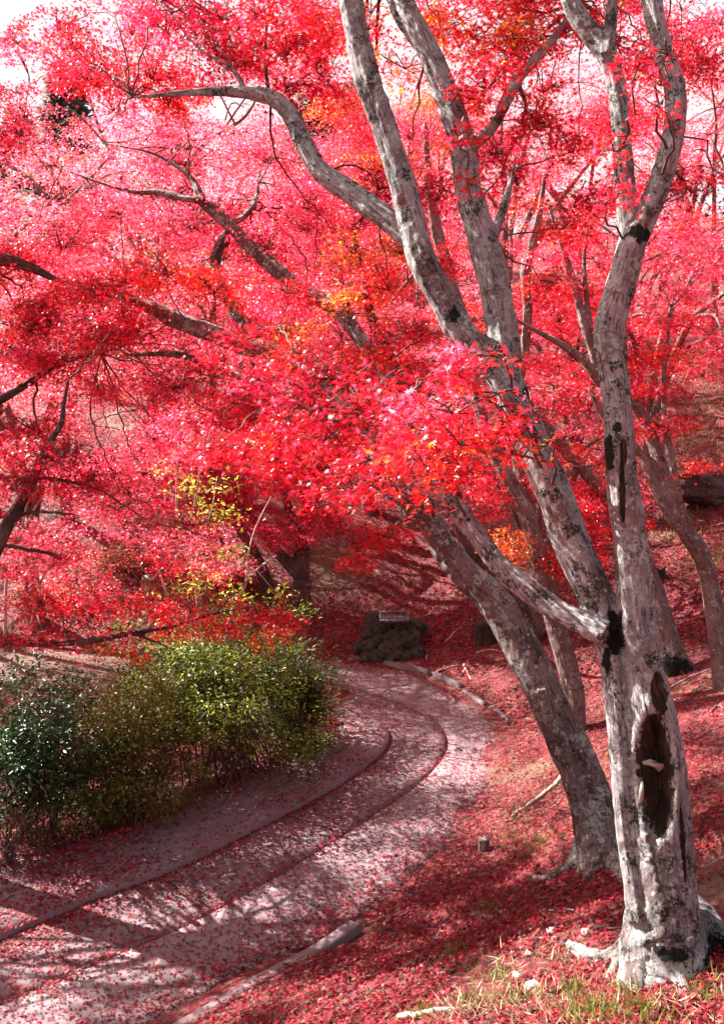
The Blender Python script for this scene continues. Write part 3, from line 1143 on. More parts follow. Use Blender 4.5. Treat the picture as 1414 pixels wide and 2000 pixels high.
BL1 = [
    (840, 700, 240, 46, 5.0, 'P'), (905, 735, 240, 44, 4.9, 'R'), (740, 745, 260, 52, 5.6, 'R'), (790, 785, 300, 50, 5.2, 'P', .9), (690, 800, 260, 60, 5.9, 'R'),
    (890, 800, 260, 54, 4.8, 'R'), (980, 830, 220, 50, 4.6, 'R'), (1040, 800, 90, 36, 4.6, 'R', .7), (800, 840, 320, 56, 5.1, 'R'), (900, 862, 260, 50, 4.7, 'S'),
    (1000, 880, 170, 40, 4.55, 'S', .9), (640, 850, 300, 64, 6.0, 'R'), (720, 890, 300, 60, 5.4, 'R'), (830, 905, 280, 56, 4.85, 'S'), (900, 925, 160, 40, 4.7, 'R', .8),
    (690, 945, 220, 54, 5.4, 'R'), (780, 958, 200, 40, 4.9, 'S', .9), (600, 760, 260, 60, 6.3, 'C'), (560, 820, 260, 60, 6.6, 'R'), (540, 900, 240, 60, 6.6, 'R'), (960, 690, 100, 34, 4.6, 'S', .7),
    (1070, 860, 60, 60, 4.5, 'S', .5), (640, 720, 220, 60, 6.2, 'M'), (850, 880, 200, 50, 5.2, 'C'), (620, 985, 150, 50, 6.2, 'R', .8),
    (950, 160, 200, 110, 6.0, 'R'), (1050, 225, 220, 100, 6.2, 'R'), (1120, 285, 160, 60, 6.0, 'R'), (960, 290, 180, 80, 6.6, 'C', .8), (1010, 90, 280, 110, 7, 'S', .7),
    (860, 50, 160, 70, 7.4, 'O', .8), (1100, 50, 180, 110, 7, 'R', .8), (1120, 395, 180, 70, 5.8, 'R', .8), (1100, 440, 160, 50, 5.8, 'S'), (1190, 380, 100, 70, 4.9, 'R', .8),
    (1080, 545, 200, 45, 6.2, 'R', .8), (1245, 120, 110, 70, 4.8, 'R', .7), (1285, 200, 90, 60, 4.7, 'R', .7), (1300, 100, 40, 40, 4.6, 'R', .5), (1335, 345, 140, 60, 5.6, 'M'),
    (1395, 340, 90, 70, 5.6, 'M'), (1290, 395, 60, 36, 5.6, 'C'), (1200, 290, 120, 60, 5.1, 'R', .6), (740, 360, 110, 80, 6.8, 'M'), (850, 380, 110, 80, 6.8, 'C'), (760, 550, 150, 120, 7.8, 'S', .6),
    (690, 480, 150, 110, 8.2, 'O', .45), (860, 510, 90, 90, 8.2, 'R'), (905, 270, 90, 60, 5.6, 'R', .7), (915, 345, 80, 50, 5.7, 'R', .7), (1010, 350, 140, 80, 6.6, 'R', .7),
    (560, 90, 190, 120, 6.6, 'R'), (430, 100, 230, 130, 6.9, 'C'), (300, 140, 240, 110, 7.3, 'R'), (170, 140, 190, 100, 7.8, 'R', .8), (430, 25, 280, 80, 7.1, 'C'),
    (560, 165, 150, 50, 6.6, 'C'), (655, 170, 110, 80, 7.6, 'R', .8), (640, 70, 130, 110, 7.6, 'S', .8), (260, 60, 180, 70, 8, 'P', .7), (330, 200, 150, 50, 7.4, 'S', .8), (500, 20, 200, 70, 6.6, 'R'),
    # above the frame
    (600, -120, 500, 160, 7, 'R'), (900, -150, 500, 180, 7, 'R'), (1200, -140, 460, 160, 6, 'R'), (300, -100, 400, 140, 8, 'C'), (1000, -330, 600, 160, 6.5, 'S'), (700, -320, 500, 150, 7.5, 'R'),
]
BL1 += [(60, 90, 180, 70, 8.5, 'P', .7), (30, 170, 160, 70, 9, 'P', .6), (140, 60, 160, 60, 8.2, 'K', .6)]
BL1 += fill(16, 700, 1420, -60, 330, 6.4, 8.5, 'RRSPO', 0.45) + fill(30, 560, 1480, -140, 330, 8.5, 11, 'PPRK', 0.6) + fill(14, 620, 1440, -80, 120, 7.5, 10, 'RRP', 0.7) + fill(14, 160, 620, -80, 240, 8, 10, 'PRK', 0.55) + fill(10, 60, 640, -40, 160, 7, 8.5, 'RCP', 0.5)
crown_blobs(t1, limbsA[1:], BL1)

# small white number tag nailed low on the trunk
tg = P(1348, 1834, surf_depth(tk, 1348, 1834) - 0.008)


def number_tag():
    W2, H2 = 0.016, 0.009
    rot = R(14)
    ex = np.array([math.cos(rot), 0.30 * math.cos(rot), math.sin(rot)])
    ex = unit(ex)
    ey = unit(np.array([-math.sin(rot), 0.05, math.cos(rot)]))
    en = np.cross(ex, ey)
    q = [tg + ex * a + ey * b for a, b in ((-W2, -H2), (W2, -H2), (W2, H2), (-W2, H2))]
    plate = chunk('number_tag', q, 0.006, -en, simple('tag_plastic', (0.55, 0.54, 0.58), 0.5, 0.05), t1)
    cu = bpy.data.curves.new('tag_number', 'FONT')
    cu.body = '978'
    cu.size = 0.014
    cu.extrude = 0.0004
    cu.align_x = 'CENTER'
    cu.align_y = 'CENTER'
    cu.materials.append(simple('tag_ink', (0.03, 0.03, 0.10), 0.5, 0.05))
    tmp = bpy.data.objects.new('tmp', cu)
    COL.objects.link(tmp)
    bpy.context.view_layer.update()
    me = bpy.data.meshes.new_from_object(tmp.evaluated_get(bpy.context.evaluated_depsgraph_get()))
    bpy.data.objects.remove(tmp)
    o = bpy.data.objects.new('digits', me)
    COL.objects.link(o)
    o.parent = plate
    from mathutils import Matrix
    m = Matrix((ex, ey, en)).transposed().to_4x4()
    m.translation = Vector(tg + en * 0.002 - np.array(t1.location))
    o.matrix_local = m


number_tag()

# ---- second maple, leaning over the path
b2, dB = gbase(1175, 1690)
print('second tree depth', dB, b2)
t2 = empty('maple_tree', b2, 'grey lichen-spotted maple leaning far over the path behind the hollow trunk', 'tree')
B1 = limb([(1180, 1740, 130), (1176, 1680, 112), (1163, 1610, 94), (1138, 1520, 90), (1110, 1450, 86), (1062, 1355, 80), (1012, 1255, 76), (960, 1170, 72), (905, 1115, 64), (868, 1070, 58), (838, 1010, 54), (792, 970, 50), (735, 930, 44), (690, 850, 40), (660, 770, 40), (600, 715, 38), (540, 690, 38), (460, 668, 40), (385, 640, 38), (320, 612, 32), (270, 590, 24), (200, 570, 16), (110, 545, 8)], dB, dB + 2.2)
B2 = limb([(735, 735, 24), (705, 670, 28), (665, 612, 32), (610, 575, 32), (560, 545, 30), (500, 490, 28), (425, 418, 26), (395, 390, 20), (370, 345, 12), (300, 300, 8), (200, 280, 5)], dB + 1.6, dB + 3.2)
B2a = limb([(400, 392, 16), (360, 388, 16), (310, 376, 14), (245, 372, 9), (120, 330, 5)], dB + 2.6, dB + 3.2)
B2b = limb([(450, 440, 14), (480, 420, 13), (500, 390, 11), (505, 360, 6)], dB + 2.6, dB + 2.8)
B2c = limb([(435, 480, 22), (440, 460, 20), (420, 510, 24), (430, 560, 26), (470, 620, 26), (520, 680, 26)], dB + 2.6, dB + 2.0)
B3 = limb([(690, 850, 26), (600, 800, 18), (480, 740, 14), (410, 720, 14), (380, 700, 16), (330, 690, 14), (255, 694, 8)], dB + 1.3, dB + 2.2)
B0 = limb([(1165, 1650, 60), (1120, 1540, 30), (1085, 1440, 40), (1050, 1345, 40)], dB + 0.1, dB + 0.15)
rB = [root_limb([(1150, 1672, 70, 0.06), (1125, 1690, 42, 0.01), (1090, 1708, 26, 0.0), (1062, 1722, 22, 0.005), (1038, 1716, 14, 0.01)]),
      root_limb([(1165, 1690, 50, 0.08), (1150, 1712, 26, 0.01), (1135, 1728, 12, -0.02)]),
      root_limb([(1195, 1690, 50, 0.06), (1212, 1712, 24, 0.0), (1222, 1725, 12, -0.02)])]
limbsB = [B1, B2, B2a, B2b, B2c, B3]
fuse('trunk', limbsB + [B0] + rB, MAT['bark_second'], t2, 0.014,
     dark_spots=[((*P(965, 1190, dB),), 0.08, 0.3, 0.05), ((*P(1110, 1440, dB - 0.1),), 0.03, 0.1, 0.25), ((*P(980, 1215, dB),), 0.05, 0.3, 0.08)], rough=0.014)
BL2 = [
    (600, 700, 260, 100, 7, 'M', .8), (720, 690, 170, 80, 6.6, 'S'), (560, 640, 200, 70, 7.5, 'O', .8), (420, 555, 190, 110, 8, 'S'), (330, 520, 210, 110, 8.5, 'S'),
    (200, 560, 250, 100, 9, 'R'), (90, 590, 210, 110, 9.4, 'R'), (480, 780, 230, 140, 8, 'R'), (340, 745, 250, 110, 9, 'P'), (540, 880, 210, 100, 7.4, 'R'),
    (400, 865, 120, 90, 7.4, 'K'), (455, 940, 140, 70, 8, 'C'), (600, 960, 150, 80, 7, 'R'), (520, 470, 240, 110, 10, 'P'), (380, 430, 290, 110, 10.4, 'P'), (230, 410, 280, 110, 10.8, 'P'),
    (600, 390, 190, 110, 9.8, 'P'), (520, 300, 250, 110, 10.6, 'P', .8), (360, 310, 280, 90, 10.8, 'P', .7), (760, 1040, 180, 80, 7, 'R'), (690, 1085, 110, 50, 7.6, 'R'), (640, 900, 180, 90, 6.6, 'R'),
    (175, 680, 60, 80, 9, 'K'), (560, 560, 220, 90, 8.6, 'R', .8), (680, 600, 160, 90, 8, 'O', .7), (650, 330, 170, 80, 10, 'P', .7), (120, 470, 240, 110, 10.4, 'P', .8), (270, 640, 180, 70, 9.2, 'P', .8),
]
BL2 += fill(26, -60, 700, 180, 800, 9, 12.5, 'PKKKR', 0.45) + fill(16, 400, 800, 640, 990, 6.2, 7.6, 'RRSC', 0.7, (150, 260), (0.25, 0.36))
crown_blobs(t2, limbsB, BL2, cover=0.9)

# ---- dark trunk right behind the second maple
b3, dC = gbase(1122, 1432)
t3 = empty('maple_tree', b3, 'slim maple behind the leaning trunk with a dark wire tied round its foot', 'tree')
C1 = limb([(1128, 1470, 52), (1124, 1425, 48), (1116, 1340, 46), (1100, 1270, 44), (1078, 1200, 42), (1058, 1110, 40), (1030, 1010, 36), (995, 940, 32), (960, 880, 28), (930, 780, 24), (900, 640, 40), (870, 520, 30), (840, 380, 20), (830, 240, 10)], dC, dC + 1.0)
C2 = limb([(1045, 1060, 26), (1030, 990, 26), (1012, 915, 24), (1008, 800, 22), (1022, 700, 20), (1030, 610, 20), (1026, 530, 22), (1046, 450, 18), (1058, 380, 12), (1075, 250, 7)], dC + 0.6, dC + 1.5)
fuse('trunk', [C1, C2], MAT['bark'], t3, 0.016, rough=0.012)
wr = np.array([P(1116 + 24 * math.cos(a), 1341 + 5 * math.sin(a), dC + 0.0 + 0.14 * math.sin(-a)) for a in np.linspace(0, 2 * math.pi, 24)])
v, f = tube_geo(wr, 0.007, 6)
mesh_obj('wire', v, f, MAT['dark_wood'], t3)
crown_blobs(t3, [C1, C2], [(1000, 1060, 130, 90, dC + .3, 'O'), (960, 960, 100, 70, dC + .4, 'R'), (1090, 1110, 90, 80, dC + .2, 'S'), (1130, 1000, 130, 80, dC + .4, 'R'), (1150, 1060, 110, 80, dC + .4, 'R'),
                           (1050, 940, 140, 60, dC + .6, 'R', .7), (1090, 620, 160, 60, dC + 1, 'R', .7), (1070, 330, 160, 80, dC + 1.5, 'P', .7), (880, 600, 120, 70, dC + 1, 'R'), (800, 260, 160, 90, dC + 1, 'P', .7), (1120, 730, 120, 60, dC + 1, 'R', .7), (1170, 900, 100, 50, dC + .6, 'R', .6)], cover=0.9)

b3b, dC2 = gbase(1035, 1262)
t3b = empty('maple_tree', b3b, 'dark shaded trunk leaning behind the lichen-spotted maple', 'tree')
C3 = limb([(1046, 1290, 60), (1028, 1235, 56), (985, 1160, 54), (935, 1085, 50), (900, 1020, 46), (880, 960, 40), (850, 860, 34), (780, 740, 28), (720, 600, 20), (690, 450, 10)], dC2, dC2 + 0.6)
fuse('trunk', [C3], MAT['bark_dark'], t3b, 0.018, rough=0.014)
crown_blobs(t3b, [C3], [(700, 560, 240, 130, dC2 + .6, 'S', .8), (640, 430, 240, 120, dC2 + .8, 'P'), (780, 480, 200, 120, dC2 + .4, 'O', .7), (800, 640, 200, 90, dC2, 'R'), *fill(18, 560, 1000, 180, 720, dC2, dC2 + 2.5, 'SRPKRO', 0.6), (560, 520, 200, 110, dC2 + 1, 'P'), (720, 300, 240, 120, dC2 + 1, 'P', .8), (840, 250, 180, 90, dC2, 'K', .7)])

# ---- multi-stem maple at the right edge
b5, dD = gbase(1412, 1345)
t5 = empty('maple_tree', b5, 'slender forked maple with sunlit white edges on the bank at the right edge', 'tree')
D1 = limb([(1424, 1390, 56), (1412, 1320, 46), (1400, 1230, 42), (1386, 1140, 38), (1366, 1080, 36), (1340, 1040, 36), (1318, 990, 34), (1296, 930, 30), (1270, 850, 26), (1240, 790, 24), (1205, 765, 22), (1172, 748, 21), (1140, 705, 18), (1100, 675, 15), (1045, 645, 10), (1000, 620, 6)], dD, dD + 1.0)
D2 = limb([(1345, 1045, 28), (1310, 1010, 24), (1282, 960, 22), (1262, 905, 20), (1240, 875, 18), (1190, 830, 14), (1150, 760, 10)], dD + .35, dD + .8)
D3 = limb([(1172, 750, 18), (1158, 690, 18), (1138, 630, 17), (1122, 560, 16), (1100, 490, 13), (1070, 400, 8)], dD + .85, dD + 1.3)
D4 = limb([(1160, 695, 12), (1150, 620, 12), (1140, 520, 10), (1150, 420, 6)], dD + .9, dD + 1.3)
D5 = limb([(1330, 1030, 22), (1322, 960, 18), (1305, 870, 16), (1295, 780, 12), (1300, 690, 10), (1310, 600, 7)], dD + .35, dD + .6)
fuse('trunk', [D1, D2, D3, D4, D5], MAT['bark'], t5, 0.013, rough=0.008)
crown_blobs(t5, [D1, D2, D3, D4, D5], [(1290, 625, 170, 50, dD + .6, 'R', .8), (1300, 690, 170, 55, dD + .6, 'S'), (1280, 755, 150, 60, dD + .5, 'R'), (1290, 825, 170, 50, dD + .4, 'R'), (1355, 905, 140, 30, dD, 'S'),
                                       (1240, 700, 120, 60, dD + .8, 'R', .8), (1130, 560, 160, 60, dD + 1.2, 'R', .8), (1060, 500, 140, 60, dD + 1.2, 'P', .8), (1250, 1020, 70, 30, dD, 'S'), (1180, 640, 120, 60, dD + 1, 'P', .7), (1100, 780, 160, 70, dD + 1, 'R', .7), (1320, 560, 120, 60, dD + 1, 'P', .6), (1050, 700, 100, 60, dD + 1, 'R', .7), (1230, 1016, 40, 20, dD, 'S'), *fill(14, 1000, 1420, 380, 720, dD + .8, dD + 2.5, 'RPSP', 0.5, (90, 180))], cover=0.85)

# ---- leaning trunk with dark foot behind the hollow maple
b6, dE = gbase(1322, 1310)
t6 = empty('maple_tree', b6, 'leaning maple with a dark foot just behind the hollow trunk', 'tree')
D6 = limb([(1330, 1330, 84), (1316, 1300, 76), (1304, 1262, 56), (1293, 1205, 40), (1272, 1130, 34), (1240, 1060, 30), (1190, 980, 26), (1120, 900, 22), (1060, 820, 18), (1000, 700, 10)], dE, dE + 1.0)
fuse('trunk', [D6], MAT['bark'], t6, 0.014, rough=0.014, dark_spots=[((*P(1312, 1300, dE),), 0.22, 0.4, 0.14)])
crown_blobs(t6, [D6], [(1150, 960, 140, 60, dE + .6, 'R'), (1100, 880, 120, 60, dE + .8, 'S', .8), (1140, 1090, 110, 60, dE + .6, 'R', .8), (1010, 760, 150, 70, dE + 1, 'R'), (1190, 1040, 50, 60, dE + .5, 'S')], cover=0.9)


# ------------------------------------------------------------------ generic maples of the hillside
def maple(base, Ht, Rad, cls, seed, trunk_r, npads=26, per=420, size=0.085, tmpl=M5, lean=(0, 0), mat='bark', voxel=0.03):
    """-> limbs, list of pads ; procedural branching"""
    r_ = np.random.default_rng(seed)
    fork = np.array([lean[0] * 0.35, lean[1] * 0.35, Ht * r_.uniform(0.22, 0.32)])
    trunk = np.array([[0, 0, -0.25, trunk_r * 1.5], [0, 0, 0.05, trunk_r * 1.25], [*(fork * 0.5 + r_.normal(0, 0.05, 3)), trunk_r], [*fork, trunk_r * 0.9]])
    limbs = [trunk]
    ends = []
    nl = r_.integers(4, 6)
    a0 = r_.uniform(0, 6.28)
    for i in range(nl):
        a = a0 + i * 2 * math.pi / nl + r_.normal(0, 0.25)
        out = Rad * r_.uniform(0.5, 0.85)
        top = Ht * r_.uniform(0.62, 0.95)
        e = np.array([math.cos(a) * out + lean[0], math.sin(a) * out + lean[1], top])
        m1 = fork + (e - fork) * 0.35 + np.array([0, 0, 0.12 * Ht]) + r_.normal(0, 0.12, 3)
        m2 = fork + (e - fork) * 0.7 + np.array([0, 0, 0.06 * Ht]) + r_.normal(0, 0.15, 3)
        rr = trunk_r * r_.uniform(0.5, 0.7)
        L = np.array([[*(fork - np.array([0, 0, 0.15])), rr], [*m1, rr * 0.8], [*m2, rr * 0.5], [*e, 0.02]])
        limbs.append(L)
        for j in range(4):
            t = r_.uniform(0.3, 0.95)
            Lc = catmull(L, 0.2)
            s = Lc[int(t * (len(Lc) - 1))]
            a2 = a + r_.normal(0, 0.9)
            o2 = Rad * r_.uniform(0.25, 0.55)
            e2 = s[:3] + np.array([math.cos(a2) * o2, math.sin(a2) * o2, r_.uniform(-0.08, 0.12) * Ht])
            mm = (s[:3] + e2) / 2 + np.array([0, 0, 0.05 * Ht]) + r_.normal(0, 0.08, 3)
            limbs.append(np.array([[*s[:3], max(0.02, s[3] * 0.6)], [*mm, max(0.016, s[3] * 0.4)], [*e2, 0.012]]))
            ends.append(e2)
        ends.append(e)
    r_.shuffle(ends)
    return limbs, [np.array(e) for e in ends[:npads]]


def build_maple(base, label, Ht, Rad, cls, seed, trunk_r, per=420, size=0.085, tmpl=M3, lean=(0, 0), npads=30, group=None, mat='bark', name='maple_tree', leaf='maple', flat=0.20):
    global rng
    keep = rng
    rng = np.random.default_rng(seed + 500)
    root = empty(name, base, label, 'tree', group)
    limbs, ends = maple(base, Ht, Rad, cls, seed, trunk_r, npads, lean=lean)
    b = np.array(root.location)
    limbs = [L + np.array([*b, 0]) for L in limbs]
    ends = [e + b for e in ends]
    s = Soup()
    for L in limbs:
        q = catmull(L, 0.25)
        v, f = tube_geo(q[:, :3], q[:, 3], 9)
        s.add(v, f)
    V, Fc = np.vstack(s.v), np.vstack(s.f)
    mesh_obj('trunk', V, Fc, MAT[mat], root, smooth=True, attrs={'bark': V * np.array([1, 1, 1.0]), 'wound': np.zeros(len(V)), 'moss': np.zeros(len(V))})
    cr, tw = Soup(), Soup()
    for e in ends:
        k = cls[rng.integers(0, len(cls))]
        w = Rad * rng.uniform(0.28, 0.46)
        pad(cr, tw if tmpl is not M3 else None, e + np.array([0, 0, 0.1]), w, w, w * flat, per, k, size, tmpl)
    build_crown('crown', cr, tw, MAT[leaf], root)
    rng = keep
    return root


def dup(root, loc, rotz, scale, label, group=None):
    r = root.copy()
    COL.objects.link(r)
    r.location = loc
    r.rotation_euler = (0, 0, rotz)
    r.scale = (scale, scale, scale)
    r['label'] = label
    if group:
        r['group'] = group
    for ch in root.children:
        c = ch.copy()
        COL.objects.link(c)
        c.parent = r
    return r


def gp3(px, d):
    """ground point at image column px and forward distance d"""
    x = (px - 707) / FPX * d
    return np.array([x, d, H(x, d)])


# ---- left-edge maple, its limbs enter the frame from the left
bL = gp3(-120, 8.6)
tl = empty('maple_tree', bL, 'crimson maple whose dark trunk leans in at the left edge', 'tree')
L1 = limb([(-168, 1760, 96), (-160, 1690, 84), (-150, 1560, 70), (-120, 1400, 60), (-70, 1220, 46), (-25, 1110, 36), (5, 1045, 31), (38, 985, 26), (65, 935, 22), (85, 880, 16), (120, 830, 14), (125, 790, 12), (135, 740, 8)], 8.6, 8.2)
L2 = limb([(20, 1020, 12), (60, 1000, 10), (130, 1003, 8), (160, 1008, 4)], 8.3, 8.2)
L3 = limb([(65, 935, 14), (105, 935, 11), (190, 955, 9), (240, 985, 7), (300, 1020, 6), (370, 1035, 4)], 8.2, 8.9)
L4 = limb([(60, 940, 14), (30, 930, 13), (0, 930, 12), (-60, 880, 10)], 8.2, 8.2)
L5 = limb([(-110, 1330, 30), (-60, 1262, 24), (0, 1252, 19), (60, 1256, 18), (130, 1256, 17), (200, 1248, 16), (260, 1236, 13), (340, 1222, 10), (420, 1198, 7), (480, 1188, 4)], 8.5, 9.0)
L6 = limb([(-180, 900, 30), (-90, 830, 22), (0, 782, 17), (50, 752, 16), (110, 712, 14), (150, 700, 12), (200, 690, 8)], 9.0, 9.6)
L7 = limb([(-165, 1740, 60), (-150, 1600, 46), (-160, 1500, 40), (-200, 1100, 34), (-120, 700, 30), (-50, 540, 28), (0, 506, 27), (60, 522, 24), (110, 545, 14), (160, 560, 6)], 8.6, 9.5)
L8 = limb([(-120, 700, 24), (-160, 400, 18), (-80, 200, 14), (0, 78, 11), (55, 140, 7), (52, 200, 4)], 9.0, 9.0)
L9 = limb([(255, 1236, 9), (300, 1252, 8), (345, 1270, 5)], 8.8, 8.9)
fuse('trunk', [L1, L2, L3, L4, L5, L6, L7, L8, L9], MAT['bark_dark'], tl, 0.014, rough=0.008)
BLL = [
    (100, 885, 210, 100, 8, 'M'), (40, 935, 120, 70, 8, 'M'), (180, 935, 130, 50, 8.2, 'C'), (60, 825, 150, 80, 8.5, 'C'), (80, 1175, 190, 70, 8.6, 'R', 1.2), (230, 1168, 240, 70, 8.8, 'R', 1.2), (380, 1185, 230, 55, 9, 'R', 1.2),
    (500, 1190, 150, 40, 9, 'R'), (565, 1213, 100, 34, 9.1, 'R'), (60, 1235, 150, 46, 8.6, 'P'), (200, 1245, 190, 34, 8.8, 'R'), (330, 1235, 90, 44, 9, 'O'), (230, 985, 280, 80, 9.6, 'P', .8), (380, 1020, 260, 50, 9.4, 'C', .7),
    (100, 700, 200, 110, 9.6, 'R', .8), (60, 630, 200, 110, 9.6, 'R'), (-80, 900, 200, 200, 8.6, 'R'), (40, 500, 180, 110, 9.6, 'R'), (-100, 500, 240, 200, 9.4, 'R'), (40, 250, 180, 100, 9, 'P', .7), (-100, 200, 260, 200, 9, 'R'), (20, 60, 120, 60, 9, 'R', .6),
    (270, 1275, 110, 20, 8.9, 'R', .5), (120, 1080, 190, 80, 10, 'P', .7), (30, 1110, 110, 60, 9.6, 'P', .8), (150, 1130, 200, 50, 9.4, 'P', .8), (440, 1225, 150, 40, 9.2, 'S', .8), (520, 1240, 130, 40, 9.4, 'O', .6),
]
BLL += fill(12, 10, 470, 1000, 1120, 10, 13, 'PKPR', 0.6, (140, 230), (0.25, 0.36))
BLL += fill(40, -1080, -460, 300, 1000, 8, 10.5, 'RP', 2.2, (60, 150)) + fill(14, -420, -20, 850, 1000, 11, 12.5, 'PRP', 2.0, (80, 180)) + fill(8, 0, 260, 540, 760, 8.4, 9.6, 'RRP', 1.0, (100, 190)) + fill(13, -420, -10, 130, 540, 9.6, 11.2, 'RP', 2.2, (80, 170))  # mostly out of view: added pads, sized to dapple path and bank
BLL += fill(10, -600, 20, 480, 900, 9, 13, 'RPR', 0.6, (160, 260)) + fill(18, 0, 560, 560, 960, 9.5, 12.5, 'PPKPK', 0.5)
crown_blobs(tl, [L1, L2, L3, L4, L5, L6, L7, L8, L9], BLL)

# ---- pair of dark trunks beyond the shrubs
b7, d7 = gbase(588, 1205)
t7 = empty('maple_tree', b7, 'dark forked trunk beyond the shrubs at the foot of the slope', 'tree')
F1 = limb([(590, 1225, 50), (588, 1195, 42), (590, 1130, 38), (590, 1080, 36), (600, 1000, 26), (640, 920, 20), (690, 840, 12)], d7, d7 + .6)
F2 = limb([(584, 1125, 26), (560, 1100, 26), (540, 1075, 22), (500, 1020, 18), (440, 960, 10)], d7 + .05, d7 + .4)
F3 = limb([(592, 1070, 20), (560, 980, 18), (540, 900, 10)], d7 + .1, d7 - .4)
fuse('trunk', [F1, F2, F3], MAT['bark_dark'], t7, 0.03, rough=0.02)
crown_blobs(t7, [F1, F2, F3], [(560, 1020, 220, 60, d7 - .5, 'P'), (640, 1010, 160, 70, d7, 'P'), (480, 1000, 180, 60, d7, 'P'), (560, 930, 220, 80, d7, 'K'), (660, 930, 200, 90, d7, 'P'), (440, 930, 180, 80, d7 + .4, 'K'), (540, 1050, 180, 36, d7 - .8, 'P'), (720, 850, 200, 90, d7 + .5, 'P'), (520, 850, 200, 90, d7, 'P'), (600, 800, 220, 90, d7, 'K')], size=0.075)
b8, d8 = gbase(528, 1172)
t8 = empty('maple_tree', b8, 'thin dark trunk leaning away beside the forked trunk beyond the shrubs', 'tree')
F4 = limb([(534, 1190, 34), (524, 1150, 30), (505, 1100, 28), (485, 1060, 24), (450, 1000, 18), (420, 920, 10)], d8, d8 + .4)
fuse('trunk', [F4], MAT['bark_dark'], t8, 0.03, rough=0.02)
crown_blobs(t8, [F4], [(460, 960, 200, 80, d8, 'P'), (380, 980, 200, 70, d8 + .5, 'K', .8), (400, 890, 220, 90, d8 + .4, 'P'), (320, 930, 180, 70, d8 + .6, 'P', .8), *fill(16, 40, 440, 760, 1000, d8 - 3, d8 + .5, 'PKR', .7, (140, 220))], size=0.08)

# ---- hillside maples
HILL = [
    (60, 17, 6.5, 3.4, 'PKKR', 'pink maple on the slope behind the crimson maple', 0),
    (300, 21, 7.0, 3.6, 'KKP', 'pale pink maple high on the slope beyond the yellow sapling', 0),
    (800, 19.5, 6.2, 3.2, 'PRC', 'red maple on the slope above the mossy stone heap', 0),
    (980, 23, 7.5, 3.8, 'PKK', 'pink maple on the upper slope behind the twin upper limbs', 0),
    (1130, 18, 6.2, 3.0, 'RPK', 'rosy maple on the slope behind the hollow maple', 0),
]
protos = []
for i, (px, d, ht, rad, cls, lab, g_) in enumerate(HILL):
    protos.append(build_maple(gp3(px, d), lab, ht, rad, cls, 40 + i, 0.13, per=650, size=0.09, tmpl=M5))
COP = [
    (0, -330, 15.5, 0.85, 'maple beyond the left edge with pink leaves reaching into view'),
    (1, 180, 27, 1.1, 'pale maple far up the slope below the dark conifers'),
    (2, 520, 25, 1.0, 'rosy maple far up the slope behind the forked trunk'),
    (3, 700, 29, 1.1, 'pink maple near the crest behind the leaning limbs'),
    (4, 1230, 23, 1.0, 'rosy maple on the upper slope just past the upright stem'),
    (0, 880, 34, 1.2, 'faint pink maple on the crest between the two upper limbs'),
    (1, 1380, 27, 1.0, 'pale pink maple at the top of the bank by the right edge'),
    (2, 1120, 31, 1.1, 'faint red maple on the crest behind the upright stem'),
    (3, 420, 34, 1.1, 'pale maple on the crest beside the bare pale tree'),
    (4, 0, 24, 1.0, 'rosy maple up the slope at the left edge'),
    (2, 1560, 20, 1.0, 'red maple outside the right edge leaning into view'),
    (1, -330, 19, 1.1, 'maple well beyond the left edge, only its outer leaves in view'),
]
COP += [
    (2, 480, 20.5, 0.95, 'red maple whose crown shades the slope behind the stone heap'),
    (4, 640, 23.5, 1.0, 'rosy maple up the slope left of the stone heap'),
    (3, 720, 20, 0.9, 'red maple leaning over the slope behind the forked dark trunk'),
    (1, 420, 18, 0.95, 'pale pink maple between the forked trunk and the yellow sapling'),
    (0, 130, 20, 0.95, 'pink maple just behind the crimson maple of the left edge'),
    (4, 1050, 14.5, 0.8, 'rosy maple straight behind the leaning limbs of the hollow maple'),
    (2, 1260, 17.5, 0.9, 'pink maple behind the slender forked one'),
    (1, -60, 21, 1.1, 'broad pale maple up the slope past the left edge'),
    (3, 300, 28, 1.2, 'rosy maple below the crest near the tallest conifer'),
    (2, 820, 26, 1.2, 'pale maple below the crest between the leaning limbs'),
    (0, 1330, 33, 1.2, 'faint pink maple on the crest right of the upright stem'),
    (4, 600, 33, 1.2, 'faint rosy maple on the crest under the curved limb'),
        (3, -800, 15, 1.1, 'tall maple further beyond the left edge'),
    (1, 1500, 30, 1.2, 'pale maple on the crest past the right edge'),
    (3, 980, 29, 1.1, 'rosy maple below the crest behind the upper fork'),
]
for k, (pi, px, d, sc_, lab) in enumerate(COP):
    dup(protos[pi], gp3(px, d), 1.3 + k * 1.9, sc_, lab)

